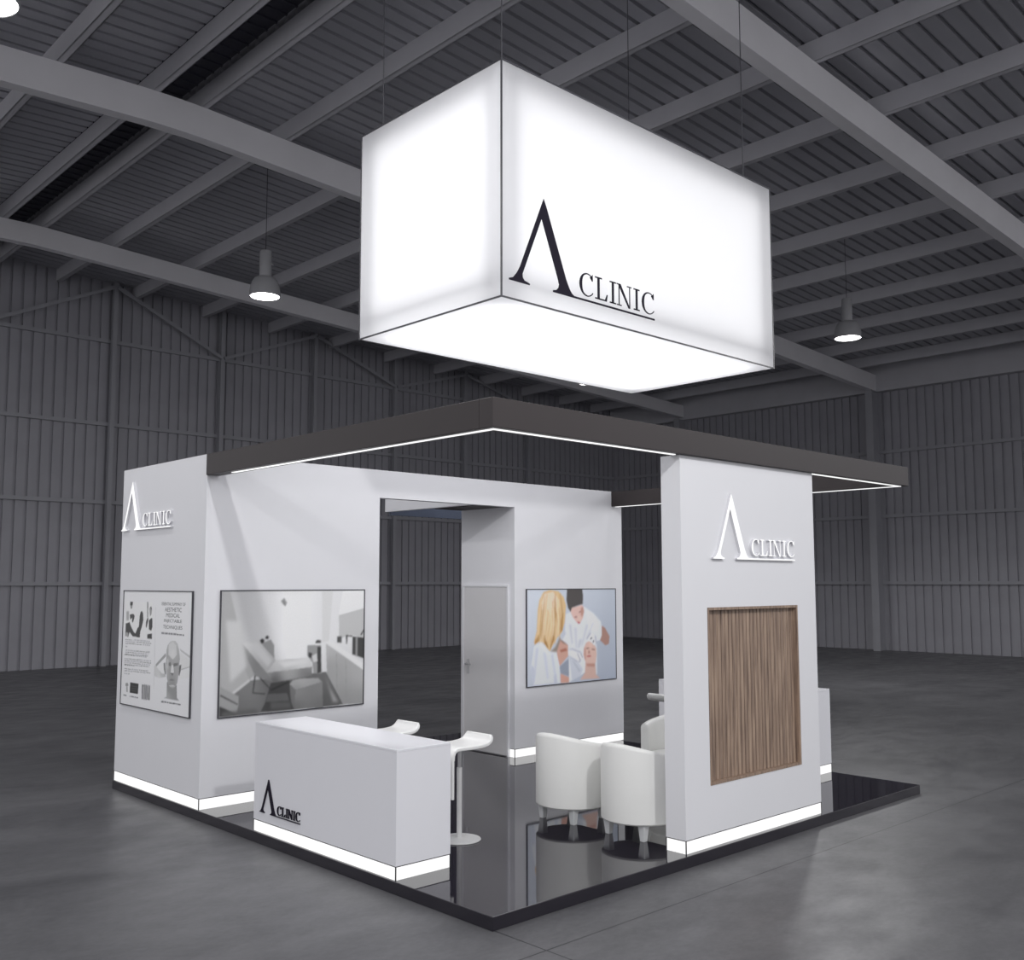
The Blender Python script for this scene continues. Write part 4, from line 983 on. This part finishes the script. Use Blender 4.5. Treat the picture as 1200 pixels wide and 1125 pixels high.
def text_mesh(body, x0, x1, z0, z1, y, t, name):
    c = bpy.data.curves.new(name, 'FONT'); c.body = body; c.size = 1.0
    o = bpy.data.objects.new(name, c); COL.objects.link(o)
    bpy.context.view_layer.update()
    dg = bpy.context.evaluated_depsgraph_get()
    me = bpy.data.meshes.new_from_object(o.evaluated_get(dg)); bpy.data.objects.remove(o)
    xs = [v.co.x for v in me.vertices]; zs = [v.co.y for v in me.vertices]
    ax, bx, az, bz = min(xs), max(xs), min(zs), max(zs)
    for v in me.vertices:
        v.co = ((v.co.x-ax)/(bx-ax)*(x1-x0)+x0, y, (v.co.y-az)/(bz-az)*(z1-z0)+z0)
    me.materials.clear(); me.materials.append(M['seam'])
    o = bpy.data.objects.new(name, me); COL.objects.link(o); o.parent = t
    return o
lerp = lambda a, b, k: a + (b-a)*max(0.0, min(1.0, k))
t1, yy = poster('framed_poster', ART[1], 1.58, 1.165, (0.0125, 5.782, 0.897), -PI/2,
    'framed pale poster with grey mannequin head on the left end of the rear wall', 'poster', lambda u, v: (204, 204, 209), 0.66)
yy -= 0.0003
for s_, x0_, x1_, z0_, z1_, in (('ESSENTIAL SUMMARY OF', 0.925, 1.445, 1.032, 1.062), ('AESTHETIC', 1.00, 1.365, 0.972, 1.012), ('MEDICAL', 1.03, 1.328, 0.918, 0.957),
                               ('INJECTABLE', 0.985, 1.375, 0.860, 0.899), ('TECHNIQUES', 0.968, 1.390, 0.800, 0.840)):
    text_mesh(s_, x0_, x1_, z0_, z1_, yy, t1, 'lettering')
def bg2(u, v):
    a = lerp(178, 222, u*2.2); a += 14*math.exp(-((u-0.48)/0.14)**2); a = lerp(a-26, a, v*1.6+0.1)
    return (a, a, a+1)
poster('framed_photograph', ART[2], 1.618, 1.168, (0.183, WY-0.0005, 0.902), 0,
    'large grey photograph of a treatment room with a couch, left of the doorway', 'picture', bg2, 0.84, 1)
def bg3(u, v):
    k = 0.75*u + 0.25*(1-v)
    return (lerp(212, 164, k*0.9) + 16*u*v, lerp(218, 172, k*0.9) + 16*u*v, lerp(228, 188, k*0.9) + 14*u*v)
poster('framed_photograph', ART[3], 1.632, 1.162, (4.19, WY-0.0005, 0.900), 0,
    'colour photograph of two women in white treating a patient, right of the doorway', 'picture', bg3, 0.84, 2)

# ---------------------------------------------------------------- bar stools (local +x = away from the counter)
def make_stool(loc, rotz, label):
    t = thing('bar_stool', label, 'stool', loc, rotz, 'white bar stools at the counters')
    b = MB(); b.lathe([(0.0,0.0),(0.172,0.0),(0.176,0.004),(0.174,0.010),(0.06,0.016),(0.03,0.022),(0.0,0.022)], n=48); b.build('base', M['pale'], t, local=True, smooth=True)
    b = MB(); b.lathe([(0.0,0.02),(0.0215,0.02),(0.0215,0.57),(0.0,0.57)], n=24); b.build('pole', M['pale'], t, local=True, smooth=True)
    b = MB(); b.lathe([(0.0,0.57),(0.014,0.57),(0.014,0.735),(0.0,0.735)], n=20); b.build('piston', M['chrome'], t, local=True, smooth=True)
    # seat: profile in x-z swept across y
    prof = [(-0.207,0.660),(-0.204,0.700),(-0.190,0.730),(-0.160,0.745),(-0.10,0.747),(-0.02,0.744),(0.06,0.744),(0.12,0.748),(0.160,0.755),(0.188,0.768),(0.204,0.784),(0.214,0.804),(0.219,0.825)]
    hw = [0.172]*9 + [0.171, 0.168, 0.160, 0.140]
    up = []; dn = []
    for i, (x, z) in enumerate(prof):
        a = prof[max(i-1,0)]; c = prof[min(i+1,len(prof)-1)]
        dx, dz = c[0]-a[0], c[1]-a[1]; l = math.hypot(dx, dz); nx_, nz_ = -dz/l, dx/l; th = 0.016
        up.append((x+nx_*th, z+nz_*th)); dn.append((x-nx_*th, z-nz_*th))
    k = len(prof); vs = []; fs = []
    for side in (-1, 1):
        for i in range(k): vs.append((up[i][0], side*hw[i], up[i][1]))
        for i in range(k): vs.append((dn[i][0], side*hw[i], dn[i][1]))
    for i in range(k-1):
        fs += [(i, i+1, 2*k+i+1, 2*k+i), (k+i, 3*k+i, 3*k+i+1, k+i+1), (i, k+i, k+i+1, i+1), (2*k+i, 2*k+i+1, 3*k+i+1, 3*k+i)]
    fs += [(0, 2*k, 3*k, k), (k-1, 2*k-1, 4*k-1, 3*k-1)]
    b = MB(); b.add(vs, fs)
    b.build('seat', M['plastic'], t, local=True, smooth=True, bevel=0.009, seg=3)
    b = MB(); b.box(-0.05,0.05,-0.05,0.05,0.715,0.728); b.build('seat_plate', M['chrome'], t, local=True)
    b = MB()
    for s in (-1, 1): b.box(-0.220,-0.196, s*0.172-(0.03 if s > 0 else 0), s*0.172+(0 if s > 0 else 0.03), 0.385, 0.675)
    b.box(-0.220,-0.196,-0.172,0.172,0.365,0.395)
    b.build('footrest', M['plastic'], t, local=True, bevel=0.007, seg=3)
    return t
stool = make_stool((1.065, 1.566, H), 0, 'white bar stool at the near end of the reception counter')
dup(stool, (1.065, 2.53, H), 0, 'white bar stool at the far end of the reception counter, only its seat showing')
dup(stool, (4.85, 2.34, H), PI, 'white bar stool at the right counter, only its seat tip showing beside the column')

# ---------------------------------------------------------------- tub armchairs (local +x = facing direction)
def make_chair(loc, rotz, label):
    t = thing('tub_armchair', label, 'armchair', loc, rotz, 'white tub armchairs')
    ro, th, A = 0.322, 0.075, math.radians(128); n = 56
    vs = []; fs = []
    zb_ = 0.128
    prof_n = 10
    for i in range(n+1):
        a = PI - A + 2*A*i/n         # back is at angle pi
        k = abs(a - PI)/A; k = k*k*(3-2*k)
        zt_ = 0.757 - 0.105*k
        ring = [(ro-th, zb_), (ro-th, zt_-0.03), (ro-th+0.006, zt_-0.012), (ro-th+0.02, zt_-0.001), (ro-th/2, zt_+0.004), (ro-0.018, zt_-0.001), (ro-0.005, zt_-0.012), (ro, zt_-0.03), (ro, zb_+0.012), (ro-0.012, zb_)]
        for r, z in ring: vs.append((r*math.cos(a), r*math.sin(a), z))
    for i in range(n):
        for q in range(prof_n): fs.append((i*prof_n+q, i*prof_n+(q+1) % prof_n, (i+1)*prof_n+(q+1) % prof_n, (i+1)*prof_n+q))
    fs.append(tuple(range(prof_n))); fs.append(tuple(n*prof_n+q for q in range(prof_n))[::-1])
    b = MB(); b.add(vs, fs); b.build('tub_shell', M['leather'], t, local=True, smooth=True)
    # seat base and cushion: circle cut flat at the front
    def disc(r, xcut, z0, z1, name, bev):
        poly = []
        for i in range(64):
            a = 2*PI*i/64; poly.append((min(r*math.cos(a), xcut), r*math.sin(a)))
        b = MB(); b.prism(poly, lambda u, v, d: (u, v, d), z0, z1); return b.build(name, M['leather'], t, local=True, smooth=True, bevel=bev, seg=3)
    disc(0.300, 0.262, 0.130, 0.26, 'seat_base', 0.006)
    disc(0.243, 0.275, 0.26, 0.385, 'seat_cushion', 0.025)
    for sx in (-1, 1):
        for sy in (-1, 1):
            x, y = 0.183*sx, 0.183*sy; b = MB(); a_, c_ = 0.034, 0.021
            b.add([(x-c_,y-c_,0),(x+c_,y-c_,0),(x+c_,y+c_,0),(x-c_,y+c_,0),(x-a_,y-a_,0.134),(x+a_,y-a_,0.134),(x+a_,y+a_,0.134),(x-a_,y+a_,0.134)],
                  [(0,3,2,1),(4,5,6,7),(0,1,5,4),(1,2,6,5),(2,3,7,6),(3,0,4,7)])
            b.build('leg', M['legs'], t, local=True, bevel=0.003)
    return t
chair = make_chair((2.285, 1.46, H), 0, 'white tub armchair in the middle of the platform, the leftmost of the three')
dup(chair, (2.285, 0.695, H), 0, 'white tub armchair right behind the front column left edge, nearest the viewer')
dup(chair, (3.80, 1.50, H), PI, 'white tub armchair facing left, its open inside showing beside the front column')

# ---------------------------------------------------------------- light
def area(name, loc, target, size, power, sy=None, color=(1,1,1), spread=180):
    l = bpy.data.lights.new(name, 'AREA'); l.energy = power; l.color = color; l.shape = 'RECTANGLE' if sy else 'DISK'
    l.size = size
    if sy: l.size_y = sy
    l.spread = math.radians(spread)
    o = bpy.data.objects.new(name, l); COL.objects.link(o); o.location = loc
    d = Vector(target) - Vector(loc); o.rotation_euler = d.to_track_quat('-Z', 'Y').to_euler()
    return o
cx, cy, cz = (lx0+lx1)/2, (ly0+ly1)/2, (lz0+lz1)/2
LB = 1.0
# lamps inside the light box, one sheet of light behind each fabric face
ins = 0.15; mg = 0.16
area('box_lamp_front', (cx, ly0+ins, cz), (cx, ly0-1, cz), lx1-lx0-2*mg, 17*LB, lz1-lz0-2*mg)
area('box_lamp_left', (lx0+ins, cy, cz), (lx0-1, cy, cz), ly1-ly0-2*mg, 8.5*LB, lz1-lz0-2*mg)
area('box_lamp_bottom', (cx, cy, lz0+ins), (cx, cy+0.0001, lz0-1), lx1-lx0-2*mg, 42*LB, ly1-ly0-2*mg)
area('box_lamp_right', (lx1-ins, cy, cz), (lx1+1, cy, cz), ly1-ly0-2*mg, 8.5*LB, lz1-lz0-2*mg)
area('box_lamp_back', (cx, ly1-ins, cz), (cx, ly1+1, cz), lx1-lx0-2*mg, 17*LB, lz1-lz0-2*mg)
def spot(name, loc, target, power, radius=0.28, angle=70, blend=0.6):
    l = bpy.data.lights.new(name, 'SPOT'); l.energy = power; l.shadow_soft_size = radius; l.spot_size = math.radians(angle); l.spot_blend = blend
    o = bpy.data.objects.new(name, l); COL.objects.link(o); o.location = loc
    d = Vector(target) - Vector(loc); o.rotation_euler = d.to_track_quat('-Z', 'Y').to_euler()
for p, lab in LAMPS:
    spot('hall_lamp_or_fill', (p[0], p[1], p[2]-0.01), (p[0], p[1]+0.001, 0), 1300 if 'right' in lab else 400, 0.25, 150, 0.4)
spot('hall_lamp_or_fill', (-1.3, -6.2, 7.5), (2.5, 3, 1.5), 1080, 0.16, 75)
spot('hall_lamp_or_fill', (6.4, -6.2, 7.5), (3.2, 3, 1.5), 210, 0.16, 75)
spot('hall_lamp_or_fill', (-8.2, -6.2, 7.5), (2.0, 3, 1.5), 600, 0.22, 60)
spot('hall_lamp_or_fill', (15.5, -5.0, 7.5), (4.0, 3, 1.5), 420, 0.22, 60)

for p_, tg in (((-6, -8, 5.2), (4, 12, 9.6)), ((9, -8, 5.2), (12, 12, 9.6))):  # unseen fill spots, added to brighten the roof and rafter fronts
    spot('added_roof_fill', p_, tg, 60, 0.4, 75, 0.8)
spot('hall_lamp_or_fill', (0.3, 2.0, 9.0), (0.3, 2.0, 1.0), 900, 0.35, 24, 0.9)  # added fill from overhead to brighten the counter top, no fitting there
w = bpy.data.worlds.new('hall_daylight'); SC.world = w; w.use_nodes = True
bg_ = w.node_tree.nodes['Background']; bg_.inputs['Color'].default_value = (0.97, 0.97, 1.0, 1); bg_.inputs['Strength'].default_value = 0.86

# ---------------------------------------------------------------- camera
cam = bpy.data.cameras.new('camera'); co = bpy.data.objects.new('camera', cam); COL.objects.link(co)
f_px, yaw, pitch, roll = 1169.03, 0.81861, 0.09167, -0.00068
F = Vector((math.cos(yaw)*math.cos(pitch), math.sin(yaw)*math.cos(pitch), math.sin(pitch)))
R = Vector((math.sin(yaw), -math.cos(yaw), 0)); U = R.cross(F)
R2 = R*math.cos(roll) + U*math.sin(roll); U2 = -R*math.sin(roll) + U*math.cos(roll)
co.matrix_world = Matrix(((R2.x,U2.x,-F.x,-4.30741),(R2.y,U2.y,-F.y,-4.71907),(R2.z,U2.z,-F.z,2.15),(0,0,0,1)))
cam.sensor_fit = 'HORIZONTAL'; cam.sensor_width = 36.0; cam.lens = f_px/1200*36.0
cam.shift_x = (600-591.879)/1200; cam.shift_y = (575.191-562.5)/1200
cam.clip_end = 200
SC.camera = co
SC.view_settings.view_transform = 'Standard'; SC.view_settings.look = 'None'
SC.view_settings.exposure = 0.0; SC.view_settings.gamma = 1.0; SC.view_settings.use_curve_mapping = False
